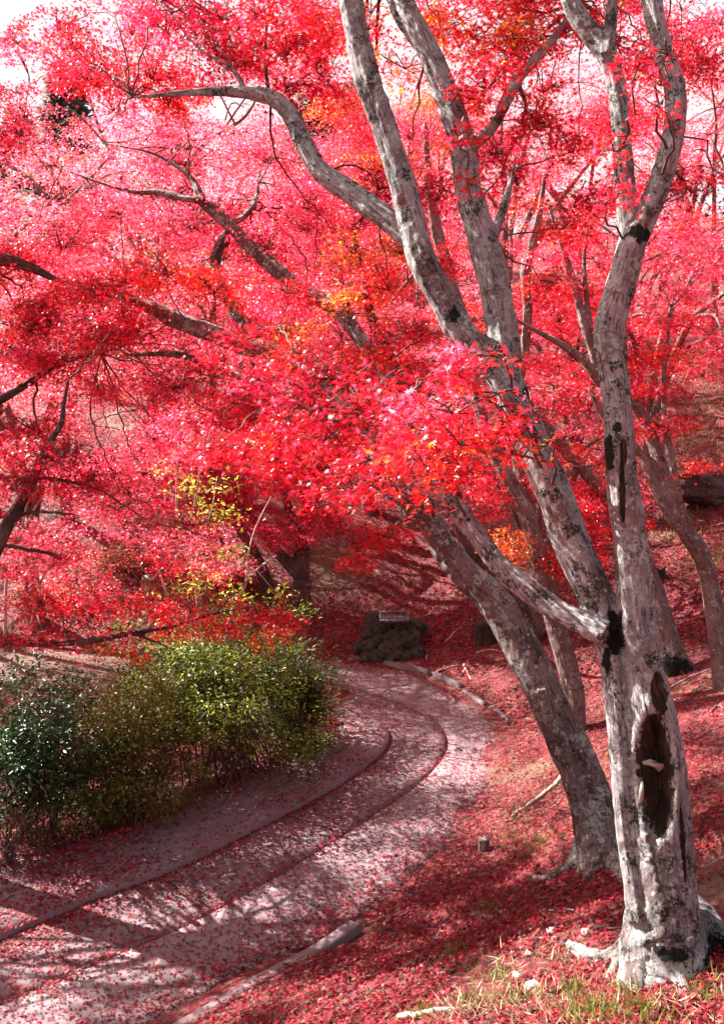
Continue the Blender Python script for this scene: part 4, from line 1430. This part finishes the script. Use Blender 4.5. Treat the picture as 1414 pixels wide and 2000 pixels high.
# ------------------------------------------------------------------ far conifers
def conifer(base, ht, rad, seed, label):
    global rng
    keep = rng
    rng = np.random.default_rng(seed)
    root = empty('conifer_tree', base, label, 'tree')
    b = np.array(base)
    q = np.array([b + [0, 0, -0.3], b + [0, 0, ht * 0.5], b + [0, 0, ht]])
    v, f = tube_geo(q, [0.22, 0.15, 0.03], 8)
    mesh_obj('trunk', v, f, MAT['twig'], root)
    s = Soup()
    n = 5200
    t = rng.random(n) ** 0.8
    z = ht * (0.12 + 0.88 * t)
    a = rng.uniform(0, 6.28, n)
    lay = 0.75 + 0.25 * np.sin(z * 5.5 + np.sin(a * 3) * 1.5)
    r = rad * (1 - t) ** 0.75 * lay * rng.uniform(0.45, 1.05, n) * (0.85 + 0.25 * np.sin(a * 5 + 1.0))
    pos = b + np.stack([np.cos(a) * r, np.sin(a) * r, z - 0.18 * r], 1)
    hd = np.stack([np.cos(a), np.sin(a), np.full(n, -0.35)], 1) + rng.normal(0, 0.35, (n, 3))
    c = np.tile(np.array([0.085, 0.16, 0.125]), (n, 1)) * rng.uniform(0.5, 1.5, (n, 1))
    leaves(s, pos, np.array([0, 0, 1.0]) + rng.normal(0, 0.5, (n, 3)), hd, rng.uniform(0.35, 0.6, n), OV, c)
    s.build('crown', MAT['green'], root)
    rng = keep


for k, (px, d, ht, rad, lab) in enumerate([
        (60, 44, 7.5, 2.6, 'dark conifer on the crest at the far left'), (150, 42, 9.2, 3.0, 'tallest dark conifer on the crest seen through the upper left gap'),
        (350, 46, 8.0, 2.6, 'dark conifer on the crest under the upper left limb'), (620, 44, 9.5, 3.0, 'blue-green conifer behind the curved limb'),
        (700, 47, 8.6, 2.6, 'dark conifer behind the split of the leaning trunk')]):
    conifer(gp3(px, d), ht, rad, 90 + k, lab)


# ------------------------------------------------------------------ shrubs
def shrub(name, label, px, py, cx, cy, w, h, ncl, per, size, cols, mat, lift=0.25, stem=30, tmpl=OV, stem_mat='twig', deep=0.9, shellp=0.45, clr=0.13):
    b, d = gbase(px, py)
    root = empty(name, b, label, 'shrub')
    c = P(cx, cy, d)
    rx, rz = w / 2 * d / FPX, h / 2 * d / FPX
    ry = rx * deep
    u = rvec(ncl)
    rad = rng.random(ncl) ** (shellp * 0.7)
    bump = 0.86 + 0.95 * np.array([noise.noise((float(q[0]) * 2.2 + px, float(q[1]) * 2.2, float(q[2]) * 3.0)) for q in u])
    ctr = c + u * (rad * bump)[:, None] * np.array([rx, ry, rz])
    keep = ctr[:, 2] > c[2] - rz * (1 - 2 * lift) + rng.normal(0, rz * 0.15, ncl)
    ctr = ctr[keep]
    s, st = Soup(), Soup()
    cols = np.array(cols)
    for q in ctr:
        n = max(5, int(per * rng.uniform(0.4, 1.5)))
        g = rng.normal(0, clr * rng.uniform(0.6, 1.3), (n, 3)) * np.array([1, 1, 0.6])
        pos = q + g
        pos[:, 2] = np.maximum(pos[:, 2], b[2] + 0.05)
        hd = g + rng.normal(0, 0.08, (n, 3)) + (q - c) * 0.2
        nr = np.array([0, 0, 1.0]) + rng.normal(0, 0.55, (n, 3))
        cc = cols[rng.integers(0, len(cols), n)] * rng.uniform(0.65, 1.3, (n, 1))
        leaves(s, pos, nr, hd, size * rng.uniform(0.7, 1.25, n), tmpl, cc)
    sel = ctr[rng.permutation(len(ctr))[:stem]]
    for q in sel:
        r0 = b + np.array([rng.normal(0, rx * 0.28), rng.normal(0, ry * 0.25), -0.05])
        r0[2] = H(r0[0], r0[1]) - 0.05
        m1 = r0 + (q - r0) * 0.4 + np.array([0, 0, 0.12]) + rng.normal(0, 0.06, 3)
        m2 = r0 + (q - r0) * 0.75 + np.array([0, 0, 0.06]) + rng.normal(0, 0.06, 3)
        l = catmull(np.array([r0, m1, m2, q]), 0.1)
        v, f = tube_geo(l, np.linspace(rng.uniform(0.007, 0.014), 0.003, len(l)), 5)
        st.add(v, f)
        for e in range(2):
            k = l[rng.integers(len(l) // 2, len(l))]
            o = ctr[rng.integers(0, len(ctr))]
            if np.linalg.norm(o - k) < 0.6:
                v, f = tube_geo(catmull(np.array([k, (k + o) / 2 + rng.normal(0, 0.03, 3), o]), 0.1), 0.0035, 3)
                st.add(v, f)
    s.build('foliage', MAT[mat], root)
    st.build('stems', MAT[stem_mat], root, smooth=True)
    return root


DG = [(0.026, 0.075, 0.020), (0.040, 0.105, 0.028), (0.016, 0.048, 0.016)]
OL = [(0.11, 0.13, 0.018), (0.16, 0.16, 0.025), (0.07, 0.09, 0.016), (0.20, 0.14, 0.03)]
YG = [(0.20, 0.25, 0.024), (0.32, 0.34, 0.035), (0.06, 0.10, 0.016), (0.10, 0.12, 0.02), (0.05, 0.08, 0.015)]
shrub('evergreen_shrub', 'dark glossy-leaved evergreen shrub at the left edge', 70, 1640, 70, 1470, 250, 335, 110, 90, 0.062, DG, 'glossy', 0.12, 26)
shrub('evergreen_shrub', 'upright glossy sprig standing out of the dark evergreen shrub', 130, 1560, 118, 1375, 90, 220, 34, 40, 0.055, DG, 'glossy', 0.1, 10)
shrub('shrub', 'olive small-leaved shrub between the glossy evergreen and the tall azalea', 245, 1598, 240, 1455, 330, 350, 150, 120, 0.048, OL, 'green', 0.10, 46, clr=0.105)
shrub('shrub', 'tall yellow-green azalea with bare brown stems beside the path', 460, 1512, 410, 1350, 430, 340, 190, 130, 0.054, YG, 'green', 0.16, 70, clr=0.12, shellp=0.5)
shrub('shrub', 'dense dark green bush where the path bends out of sight', 590, 1455, 575, 1360, 150, 230, 130, 90, 0.052, [(0.03, 0.05, 0.012), (0.05, 0.075, 0.014), (0.09, 0.11, 0.02)], 'green', 0.0, 24)
shrub('shrub', 'yellowing thin shrub with pale stems behind the azalea', 390, 1380, 400, 1240, 330, 180, 90, 40, 0.045, [(0.2, 0.22, 0.03), (0.3, 0.07, 0.03), (0.24, 0.16, 0.03)], 'green', 0.05, 30, stem_mat='pale_twig')
shrub('shrub', 'thin half-bare red shrub in front of the glossy evergreen', 20, 1690, 30, 1600, 130, 150, 26, 22, 0.035, [(0.20, 0.05, 0.03), (0.10, 0.09, 0.02)], 'green', 0.1, 16)


def sapling(name, label, stems, base, blobs, cols, size=0.07, leaf='green'):
    root = empty(name, base, label, 'sapling')
    s, st = Soup(), Soup()
    ls = []
    for L in stems:
        q = catmull(L, 0.1)
        q[:, 3] *= 0.55
        v, f = tube_geo(q[:, :3], q[:, 3], 6)
        st.add(v, f)
        ls.append(q)
    cols = np.array(cols)
    for (px, py, w, h, d, n) in blobs:
        c = P(px, py, d)
        pos = c + rng.normal(0, 0.42, (n, 3)) * np.array([w / 2, w / 2, h / 2]) * d / FPX
        cc = cols[rng.integers(0, len(cols), n)] * rng.uniform(0.7, 1.2, (n, 1))
        leaves(s, pos, np.array([0, 0, 1.0]) + rng.normal(0, 0.6, (n, 3)), rvec(n), size * rng.uniform(0.6, 1.3, n), OV, cc)
        L = nearest(ls, c)
        v, f = tube_geo(np.array([L[:3], (L[:3] + c) / 2 + rng.normal(0, 0.05, 3), c]), [0.008, 0.006, 0.003], 4)
        st.add(v, f)
    s.build('foliage', MAT[leaf], root)
    st.build('stems', MAT['pale_twig'], root, smooth=True)


dS = 13.2
sb = gp3(395, dS)
sapling('yellow_sapling', 'yellow-green sapling with pale forked stems behind the low red branch',
        [limb([(400, 1300, 20), (385, 1160, 15), (372, 1100, 12), (352, 1050, 10), (345, 960, 7), (350, 860, 4)], dS, dS), limb([(376, 1110, 10), (370, 1040, 8), (385, 960, 6), (392, 900, 4)], dS, dS - .3),
         limb([(378, 1120, 10), (395, 1050, 8), (415, 990, 6), (425, 930, 4)], dS, dS + .3), limb([(330, 1170, 9), (305, 1100, 8), (285, 1070, 7), (250, 1040, 4)], dS, dS),
         limb([(440, 1260, 14), (455, 1190, 12), (480, 1140, 10), (484, 1090, 8), (500, 1030, 6), (530, 970, 4)], dS - .5, dS - .5), limb([(484, 1130, 8), (510, 1105, 6), (540, 1085, 4)], dS - .5, dS - .3)], sb,
        [(375, 950, 110, 70, dS, 130), (320, 915, 110, 50, dS, 90), (440, 1010, 110, 70, dS, 120), (450, 1080, 90, 60, dS, 90), (410, 1120, 150, 60, dS, 110), (370, 1150, 140, 60, dS, 90), (460, 1165, 90, 60, dS - .4, 90), (390, 1010, 110, 60, dS, 70), (545, 1165, 70, 60, dS - .4, 60), (440, 950, 90, 40, dS, 50)],
        [(0.55, 0.56, 0.07), (0.60, 0.52, 0.08), (0.36, 0.46, 0.05)], 0.085)
dS2 = 15.5
sapling('bare_sapling', 'half-bare pale sapling with thin upright stems at the far left', [limb([(10, 1260, 12), (15, 1120, 10), (40, 1040, 8), (60, 960, 5), (80, 900, 3)], dS2, dS2), limb([(20, 1100, 8), (60, 1010, 6), (90, 960, 3)], dS2, dS2), limb([(60, 1230, 9), (80, 1140, 7), (120, 1080, 4)], dS2, dS2)], gp3(10, dS2),
        [(60, 1060, 120, 60, dS2, 60), (120, 1100, 120, 50, dS2, 70), (60, 1140, 140, 50, dS2, 80)], [(0.55, 0.10, 0.06), (0.6, 0.2, 0.1)], 0.08, 'maple')
# low brushwood on the slope behind
for k, (px, py, w, h, lab) in enumerate([(230, 1085, 200, 90, 'low russet bush on the slope left of the yellow sapling'), (120, 1150, 160, 70, 'russet undergrowth bush behind the low red branch'), (330, 1170, 130, 60, 'small russet bush at the foot of the yellow sapling'),
                                         (470, 1130, 110, 50, 'small reddish bush between the sapling and the dark trunks')]):
    shrub('shrub', lab, px, py + h // 2, px, py, w, h, 60, 34, 0.075, [(0.40, 0.07, 0.05), (0.48, 0.14, 0.08), (0.25, 0.16, 0.05), (0.45, 0.05, 0.06)], 'maple', 0.05, 20, clr=0.2, stem_mat='pale_twig')


# ------------------------------------------------------------------ fallen leaves
LIT = np.array([(0.36, 0.008, 0.024), (0.22, 0.007, 0.018), (0.46, 0.020, 0.036), (0.10, 0.006, 0.014), (0.30, 0.025, 0.030), (0.52, 0.13, 0.11)])
PWT = [0.28, 0.24, 0.18, 0.14, 0.10, 0.06]


def litter(n, dmin, dmax, pxmin, pxmax):
    u = rng.random(n)
    d = dmin * (dmax / dmin) ** u
    px = rng.uniform(pxmin, pxmax, n)
    x = (px - 707) / FPX * d
    return x, d


def scatter(name, x, y, z, size, tmpl, tilt, kindlabel):
    n = len(x)
    s = Soup()
    pos = np.stack([x, y, z], 1)
    e = 0.05
    nx = -(height(x + e, y) - height(x - e, y)) / (2 * e)
    ny = -(height(x, y + e) - height(x, y - e)) / (2 * e)
    nr = np.stack([nx, ny, np.ones(n)], 1) + rng.normal(0, tilt, (n, 3))
    c = LIT[rng.choice(len(LIT), n, p=PWT)] * rng.uniform(0.45, 1.25, (n, 1))
    old = rng.random(n) < 0.10 + 0.5 * np.clip(vnoise(x, y, 0.8, 31) + 0.1, 0, 1)
    c[old] = np.array([0.17, 0.085, 0.055]) * rng.uniform(0.4, 1.6, (old.sum(), 1))
    leaves(s, pos, nr, rvec(n), size * rng.uniform(0.65, 1.2, n), tmpl, c)
    o = s.build(name, MAT['litter'])
    tag(o, kindlabel, 'fallen leaves', None, 'stuff')


def inside_path(x, y):
    return (sdist(x, y, E3c) < 0.0) & (sdist(x, y, E0c) > 0.0)


def bank_litter():
    x, y = litter(170000, 3.6, 34, -250, 1650)
    keep = ~inside_path(x, y) & (vnoise(x, y, 1.1, 12) + 0.5 * vnoise(x, y, 3.1, 13) > -0.28)
    x, y = x[keep], y[keep]
    z = height(x, y) + rng.uniform(0.005, 0.035, len(x))
    near = y < 12
    scatter('leaf_litter', x[near], y[near], z[near], 0.052, M5, 0.5, 'carpet of fallen red maple leaves on the bank')
    far = ~near
    scatter('leaf_litter', x[far], y[far], z[far], 0.085, M3, 0.45, 'fallen red leaves strewn over the far slope')


bank_litter()


def path_litter():
    x, y = litter(300000, 4.6, 17, -120, 1100)
    k = inside_path(x, y)
    x, y = x[k], y[k]
    s1, s2, s3, s0 = sdist(x, y, E1[::2]), sdist(x, y, E2[::2]), sdist(x, y, E3c), sdist(x, y, E0c)
    dens = 0.10 + 1.1 * np.clip(vnoise(x, y, 0.9, 21) + 0.6 * vnoise(x, y, 2.7, 22), 0, 1)
    dens += 0.45 * np.exp(-np.abs(s2) / 0.05) + 0.7 * np.exp(-np.clip(s1, 0, 9) / 0.12) * (s1 > 0) + 1.2 * np.exp(s3 / 0.28) + 1.1 * np.exp(-s0 / 0.22)
    dens += 0.16 * ((s1 > 0) & (s2 < 0))
    k = rng.random(len(x)) < dens * 0.55
    x, y, s1, s2 = x[k], y[k], s1[k], s2[k]
    z = np.where(s1 < 0, 0.050, np.where(s2 < 0, 0.010, 0.014)) + vnoise(x, y, 0.8, 4) * 0.012 + rng.uniform(0.004, 0.016, len(x))
    scatter('path_leaves', x, y, z, 0.050, M5, 0.25, 'fallen red leaves lying on the concrete path')


path_litter()


# ------------------------------------------------------------------ grass
def grass(name, label, spots, cols, hgt, lay=0.6):
    s = Soup()
    cols = np.array(cols)
    for (px, py, rpx, n) in spots:
        n = int(n * 2.2)
        q, t = ground_at(px, py)
        r = rpx * t / FPX
        x = q[0] + rng.normal(0, r * 0.6, n)
        y = q[1] + rng.normal(0, r * 0.9, n)
        z = height(x, y)
        base = np.stack([x, y, z], 1)
        dirv = unit(np.stack([rng.normal(0, lay, n), rng.normal(0, lay, n), np.ones(n)], 1))
        c = cols[rng.integers(0, len(cols), n)] * rng.uniform(0.7, 1.3, (n, 1))
        L = hgt * rng.uniform(0.5, 1.3, n)
        leaves(s, base, np.cross(dirv, rvec(n)), dirv, L, (np.array([(0, -0.014, 0), (0.5, 0.016, 0.06), (1, 0, 0.22), (0.5, -0.016, 0.06)]), np.array([(0, 2, 1), (0, 3, 2)])), c)
    o = s.build(name, MAT['grass'])
    tag(o, label, 'grass', None, 'stuff')


GR = [(0.12, 0.17, 0.03), (0.18, 0.22, 0.04), (0.22, 0.20, 0.06)]
ST = [(0.40, 0.32, 0.20), (0.50, 0.42, 0.28), (0.30, 0.22, 0.14)]
gs = [(1265, 1925, 26, 60), (1225, 1935, 26, 50), (1120, 1940, 22, 50), (1140, 1985, 50, 90), (1200, 1985, 50, 70), (1380, 1950, 40, 60), (1000, 1960, 40, 60), (960, 1915, 30, 40), (920, 1960, 30, 40), (820, 1985, 22, 40),
      (1010, 1590, 40, 60), (1050, 1650, 40, 60), (990, 1640, 30, 40), (1200, 1480, 30, 60), (1170, 1540, 30, 40), (1080, 1540, 40, 50), (880, 1870, 30, 30), (960, 1780, 30, 30), (1260, 1990, 40, 60), (1180, 1400, 20, 50)]
grass('grass', 'green grass tufts among the fallen leaves', gs, GR, 0.085)
ss = [(960, 1975, 80, 110), (1040, 1965, 70, 90), (1150, 1990, 90, 70), (1290, 1985, 90, 70), (1370, 1985, 70, 50), (880, 1990, 60, 70), (1090, 1880, 60, 60), (980, 1905, 40, 50), (1230, 1920, 60, 70)]
grass('dry_grass', 'dry straw-coloured grass in the foreground', ss, ST, 0.10, 1.8)
vg = [(x, y, 70, 170) for x, y in ((60, 1610), (160, 1600), (240, 1585), (330, 1580), (390, 1555))]
grass('verge_grass', 'pale grass verge along the path under the shrubs', vg, [(0.22, 0.24, 0.07), (0.36, 0.33, 0.14)], 0.07)
fg = [(x, y, 60, 120) for x, y in ((1370, 830), (1340, 860), (1400, 790), (1250, 900), (1270, 880), (1330, 1030), (1390, 1090), (1150, 880), (1110, 900), (1380, 700), (1350, 740))]
grass('slope_grass', 'yellowing grass on the sunlit upper bank', fg, [(0.30, 0.27, 0.08), (0.24, 0.2, 0.06), (0.42, 0.36, 0.18)], 0.16)


# ------------------------------------------------------------------ stones, stumps, twigs, grates
def stone(name, label, c, r, mat, seed, group=None, squash=0.75):
    import bmesh
    bm = bmesh.new()
    bmesh.ops.create_icosphere(bm, subdivisions=3, radius=1)
    rs = np.random.default_rng(seed)
    sc_ = np.array([r * rs.uniform(0.85, 1.2), r * rs.uniform(0.8, 1.1), r * squash * rs.uniform(0.85, 1.15)])
    an = rs.uniform(0, 6.28)
    for v in bm.verts:
        p = v.co.copy()
        k = 1 + 0.28 * noise.noise(p * 1.3 + Vector((seed, 0, 0))) + 0.10 * noise.noise(p * 4 + Vector((0, seed, 0)))
        q = Vector((p.x * sc_[0], p.y * sc_[1], p.z * sc_[2])) * k
        v.co = Vector((q.x * math.cos(an) - q.y * math.sin(an), q.x * math.sin(an) + q.y * math.cos(an), q.z))
    me = bpy.data.meshes.new(name)
    bm.to_mesh(me)
    bm.free()
    me.polygons.foreach_set('use_smooth', np.ones(len(me.polygons), bool))
    me.materials.append(mat)
    o = bpy.data.objects.new(name, me)
    COL.objects.link(o)
    o.location = c
    return tag(o, label, 'stone', group)


sd = 0
gS, dG = gbase(760, 1290)
for (px, py, rp) in [(705, 1262, 16), (722, 1235, 17), (735, 1285, 16), (757, 1275, 18), (732, 1212, 17), (775, 1262, 20), (800, 1250, 22), (750, 1225, 20), (785, 1225, 22), (740, 1255, 16), (765, 1290, 13), (815, 1275, 16), (715, 1285, 12), (792, 1284, 15), (812, 1225, 18), (770, 1245, 20), (726, 1262, 15), (755, 1250, 18), (780, 1278, 16)]:
    q, t = ground_at(px, py)
    tt = dG + (t - dG) * 0.45
    c = P(px, py, tt)
    sd += 1
    stone('stone', 'rounded mossy stone of the heap holding up the drain inlet', c, rp * tt / FPX * 1.12, MAT['mossy'], sd, 'mossy stones heaped round the drain inlet', 0.9)


def grate(name, label, px, py, wpx, dd, tiltv, bars, deep):
    c = P(px, py, dd)
    root = empty(name, c, label, 'grate')
    w = wpx / 2 * dd / FPX
    s = Soup()
    ey = unit(np.array(tiltv))
    ex = np.array([1.0, 0, 0])
    en = np.cross(ex, ey)

    def box(cx, cy, hx, hy, hz, so_):
        v = np.array([c + ex * (cx + a * hx) + ey * (cy + b * hy) + en * (d * hz) for a in (-1, 1) for b in (-1, 1) for d in (-1, 1)])
        f = np.array([(0, 1, 3), (0, 3, 2), (4, 6, 7), (4, 7, 5), (0, 4, 5), (0, 5, 1), (2, 3, 7), (2, 7, 6), (0, 2, 6), (0, 6, 4), (1, 5, 7), (1, 7, 3)])
        so_.add(v, f)
    fr, br = Soup(), Soup()
    t = 0.018
    box(0, -deep, w, t, 0.03, fr)
    box(0, deep, w, t, 0.03, fr)
    box(-w + t, 0, t, deep - t - .001, 0.029, fr)
    box(w - t, 0, t, deep - t - .001, 0.029, fr)
    for i in range(bars):
        box(-w + 2 * t + (i + 0.5) * (2 * w - 4 * t) / bars, 0, 0.008, deep - t - .002, 0.022, br)
    fr.build('frame', MAT['metal'], root)
    br.build('bars', MAT['metal'], root)


grate('drain_grate', 'metal drain grate tilted on top of the mossy stone heap', 770, 1205, 58, dG + 0.10, (0, 1, 0.35), 13, 0.13)
q_, t_ = ground_at(640, 1300)
grate('drain_grate', 'flat drain grate set at the end of the path behind the dark bush', 636, 1299, 60, t_ - 0.15, (0, 1, 0.05), 12, 0.16)


def stump(name, label, px, py, w, h, mat, seed, cut=True):
    q, t = ground_at(px, py)
    r = w / 2 * t / FPX
    hh = h * t / FPX
    n, m = 28, 10
    rs = np.random.default_rng(seed)
    v = []
    for j in range(m):
        z = j / (m - 1)
        for i in range(n):
            a = 2 * math.pi * i / n
            rr = r * (1 + 0.35 * (1 - z) ** 3) * (1 + 0.22 * noise.noise((math.cos(a) * 1.6 + seed, math.sin(a) * 1.6, z * 0.8)) + 0.06 * math.sin(a * 9 + seed))
            zz = hh * z * (1 + (0.35 * noise.noise((math.cos(a) * 2, math.sin(a) * 2, seed)) if j == m - 1 else 0))
            v.append(q + np.array([math.cos(a) * rr, math.sin(a) * rr, zz - 0.1 * (1 - z)]))
    v.append(q + np.array([0, 0, hh * 0.82]))
    f = []
    for j in range(m - 1):
        for i in range(n):
            k = (i + 1) % n
            a, b, c, d = j * n + i, j * n + k, (j + 1) * n + k, (j + 1) * n + i
            f += [(a, b, c), (a, c, d)]
    f += [((m - 1) * n + i, (m - 1) * n + (i + 1) % n, m * n) for i in range(n)]
    V = np.array(v)
    o = mesh_obj(name, V - q, np.array(f), mat, smooth=True, attrs={'bark': V, 'wound': np.full(len(V), 0.3), 'moss': np.zeros(len(V))})
    o.location = q
    return tag(o, label, 'stump')


stump('stump', 'small black stump on the bank right beside the hollow trunk', 1287, 1130, 22, 20, MAT['dark_wood'], 2)
stump('stump', 'dark cut stump high on the bank at the right edge', 1402, 702, 32, 22, MAT['bark_dark'], 3)
stump('stump', 'dark hollow stump on the bank behind the lichen-spotted maple', 955, 1248, 52, 34, MAT['dark_wood'], 4)
stump('stump', 'grey weathered stump at the foot of the slope by the yellow sapling', 292, 1160, 26, 34, MAT['dead_wood'], 5)
stump('stump', 'short brown stump poking out of the leaf litter near the path edge', 945, 1660, 22, 24, MAT['bark'], 6)


def big_log():
    q, t = ground_at(1370, 985)
    root = empty('fallen_log', q, 'big fallen log with a torn root end on the bank at the right edge', 'log')
    s = Soup()
    p = np.array([P(1325, 950, t - 0.1), P(1370, 955, t - .1), P(1440, 960, t + .1), P(1560, 965, t + .4)])
    lim = np.c_[p, np.array([60, 62, 58, 50]) * 0.5 * t / FPX * 1.25]
    fuse('log_body', [lim], MAT['bark_dark'], root, 0.03, rough=0.05)
    for i in range(9):
        a = i * 0.7
        e = p[0] + np.array([-0.10 - 0.2 * random.random(), math.cos(a) * 0.35, math.sin(a) * 0.38])
        c = catmull(np.array([p[0] + np.array([0.25, math.cos(a) * .15, math.sin(a) * .15]), p[0] + np.array([0.0, math.cos(a) * .25, math.sin(a) * .25]), e]), 0.08)
        v, f = tube_geo(c, np.linspace(0.10, 0.02, len(c)), 7)
        s.add(v, f)
    s.build('torn_roots', MAT['dead_wood'], root, smooth=True)


big_log()

# pale stones in the foreground
for k, (px, py, rp, lab) in enumerate([(1040, 1928, 17, 'pale stone in the dry grass near the bottom edge'), (1076, 1818, 10, 'small white stone above the end of the spreading root'), (1144, 1822, 9, 'white pebble between the spreading root and the trunk'), (1032, 1862, 8, 'small pale pebble left of the spreading root'), (1010, 1905, 9, 'pebble beside the pale stone in the dry grass')]):
    q, t = ground_at(px, py + rp // 2)
    stone('stone', lab, q + np.array([0, 0, rp * 0.5 * t / FPX]), rp * t / FPX, MAT['stone'], 60 + k)


def stick(label, pts, w, mat='dead_wood', group=None, lift=0.02):
    pp = []
    for (px, py) in pts:
        q, t = ground_at(px, py)
        pp.append(q + np.array([0, 0, lift]))
    pp = np.array(pp)
    c = catmull(pp, 0.06)
    c[1:-1] += rng.normal(0, 0.004, (len(c) - 2, 3))
    r = w * 0.5 * t / FPX
    v, f = tube_geo(c, np.linspace(r, r * 0.5, len(c)), 7)
    b = pp[0]
    o = mesh_obj('fallen_twig', v - b, f, MAT[mat], smooth=True)
    o.location = b
    return tag(o, label, 'twig', group)


stick('dark straight stick beside the root flare of the hollow maple', [(1160, 1817), (1215, 1820)], 7, 'dark_wood')
stick('pale twig in the litter below the leaning maple', [(1072, 1784), (1095, 1780), (1120, 1784)], 5)
stick('long pale root or branch lying down the bank left of the leaning maple', [(1105, 1512), (1080, 1540), (1040, 1570), (1000, 1598)], 13)
stick('thick pale branch along the bottom edge', [(780, 1995), (850, 1985), (915, 1972)], 18)
stick('dark branch lying in the grass in front of the hollow maple', [(1075, 1948), (1110, 1930), (1150, 1915)], 10, 'dark_wood')
stick('thin pale straw-like twig in front of the hollow maple', [(1105, 1958), (1140, 1975)], 5)
stick('pale chip of wood by the lower right corner', [(1288, 1972), (1318, 1974)], 5)
stick('pale stick near the lower right corner', [(1345, 1962), (1390, 1985)], 5)
stick('long thin bent twig in the litter on the shaded bank', [(785, 1895), (815, 1880), (850, 1840), (860, 1815)], 5, 'twig')
stick('short grey stick on the shaded bank', [(855, 1910), (885, 1900)], 8, 'dead_wood')
stick('long thin twig on the bank beside the dark trunk foot', [(1310, 1345), (1345, 1325), (1385, 1310)], 3.5)
stick('forked dark twig on the bank at the right edge', [(1388, 1393), (1400, 1382), (1414, 1388)], 7, 'twig')
for (pts, w, lab) in [([(905, 1300), (912, 1315), (920, 1330)], 4, 'longest bleached twig of the crossed ones on the outer bank'), ([(900, 1322), (908, 1308), (915, 1290)], 4, 'bleached twig crossing the others on the outer bank'), ([(840, 1320), (870, 1308), (895, 1300)], 4, 'bleached twig lying towards the kerb on the outer bank'),
                      ([(930, 1278), (955, 1272), (980, 1275)], 5, 'curved pale twig beside the hollow dark stump'), ([(833, 1275), (833, 1290)], 5, 'short upright pale peg on the outer bank'), ([(830, 1205), (865, 1190)], 3, 'thin twig right of the drain grate'), ([(870, 1255), (890, 1235), (915, 1215)], 3, 'long thin stalk above the crossed bleached twigs'), ([(635, 1172), (655, 1178)], 4, 'pale twig on the slope beside the forked trunk'),
                      ([(305, 1568), (325, 1550), (345, 1537)], 6, 'pale fallen branch on the verge below the azalea'), ([(82, 1655), (100, 1620), (150, 1570)], 8, 'leaning dead branch under the olive shrub'), ([(10, 1680), (25, 1650), (40, 1630)], 7, 'dark dead branch under the glossy evergreen')]:
    stick(lab, pts, w, 'pale_twig' if w < 7 else 'twig')
HAZE = 0.0


def haze_box():
    x0, x1, y0, y1, z0, z1 = -75.0, 75.0, -30.0, 80.0, -3.0, 27.0
    v = [(a, b, c) for a in (x0, x1) for b in (y0, y1) for c in (z0, z1)]
    f = [(0, 1, 3, 2), (4, 6, 7, 5), (0, 4, 5, 1), (2, 3, 7, 6), (0, 2, 6, 4), (1, 5, 7, 3)]
    k = NT('haze_air')
    p = k.n('ShaderNodeVolumePrincipled')
    p.inputs['Color'].default_value = (0.95, 0.93, 0.95, 1)
    p.inputs['Density'].default_value = HAZE
    p.inputs['Anisotropy'].default_value = 0.3
    k.link(p.outputs[0], k.out.inputs['Volume'])
    o = mesh_obj('haze', v, f, k.m)
    tag(o, 'thin bright morning haze between the trees', 'haze', None, 'stuff')


if HAZE:
    haze_box()
print('tris', sum(len(o.data.polygons) for o in bpy.data.objects if o.type == 'MESH'), 'objects', len(bpy.data.objects))
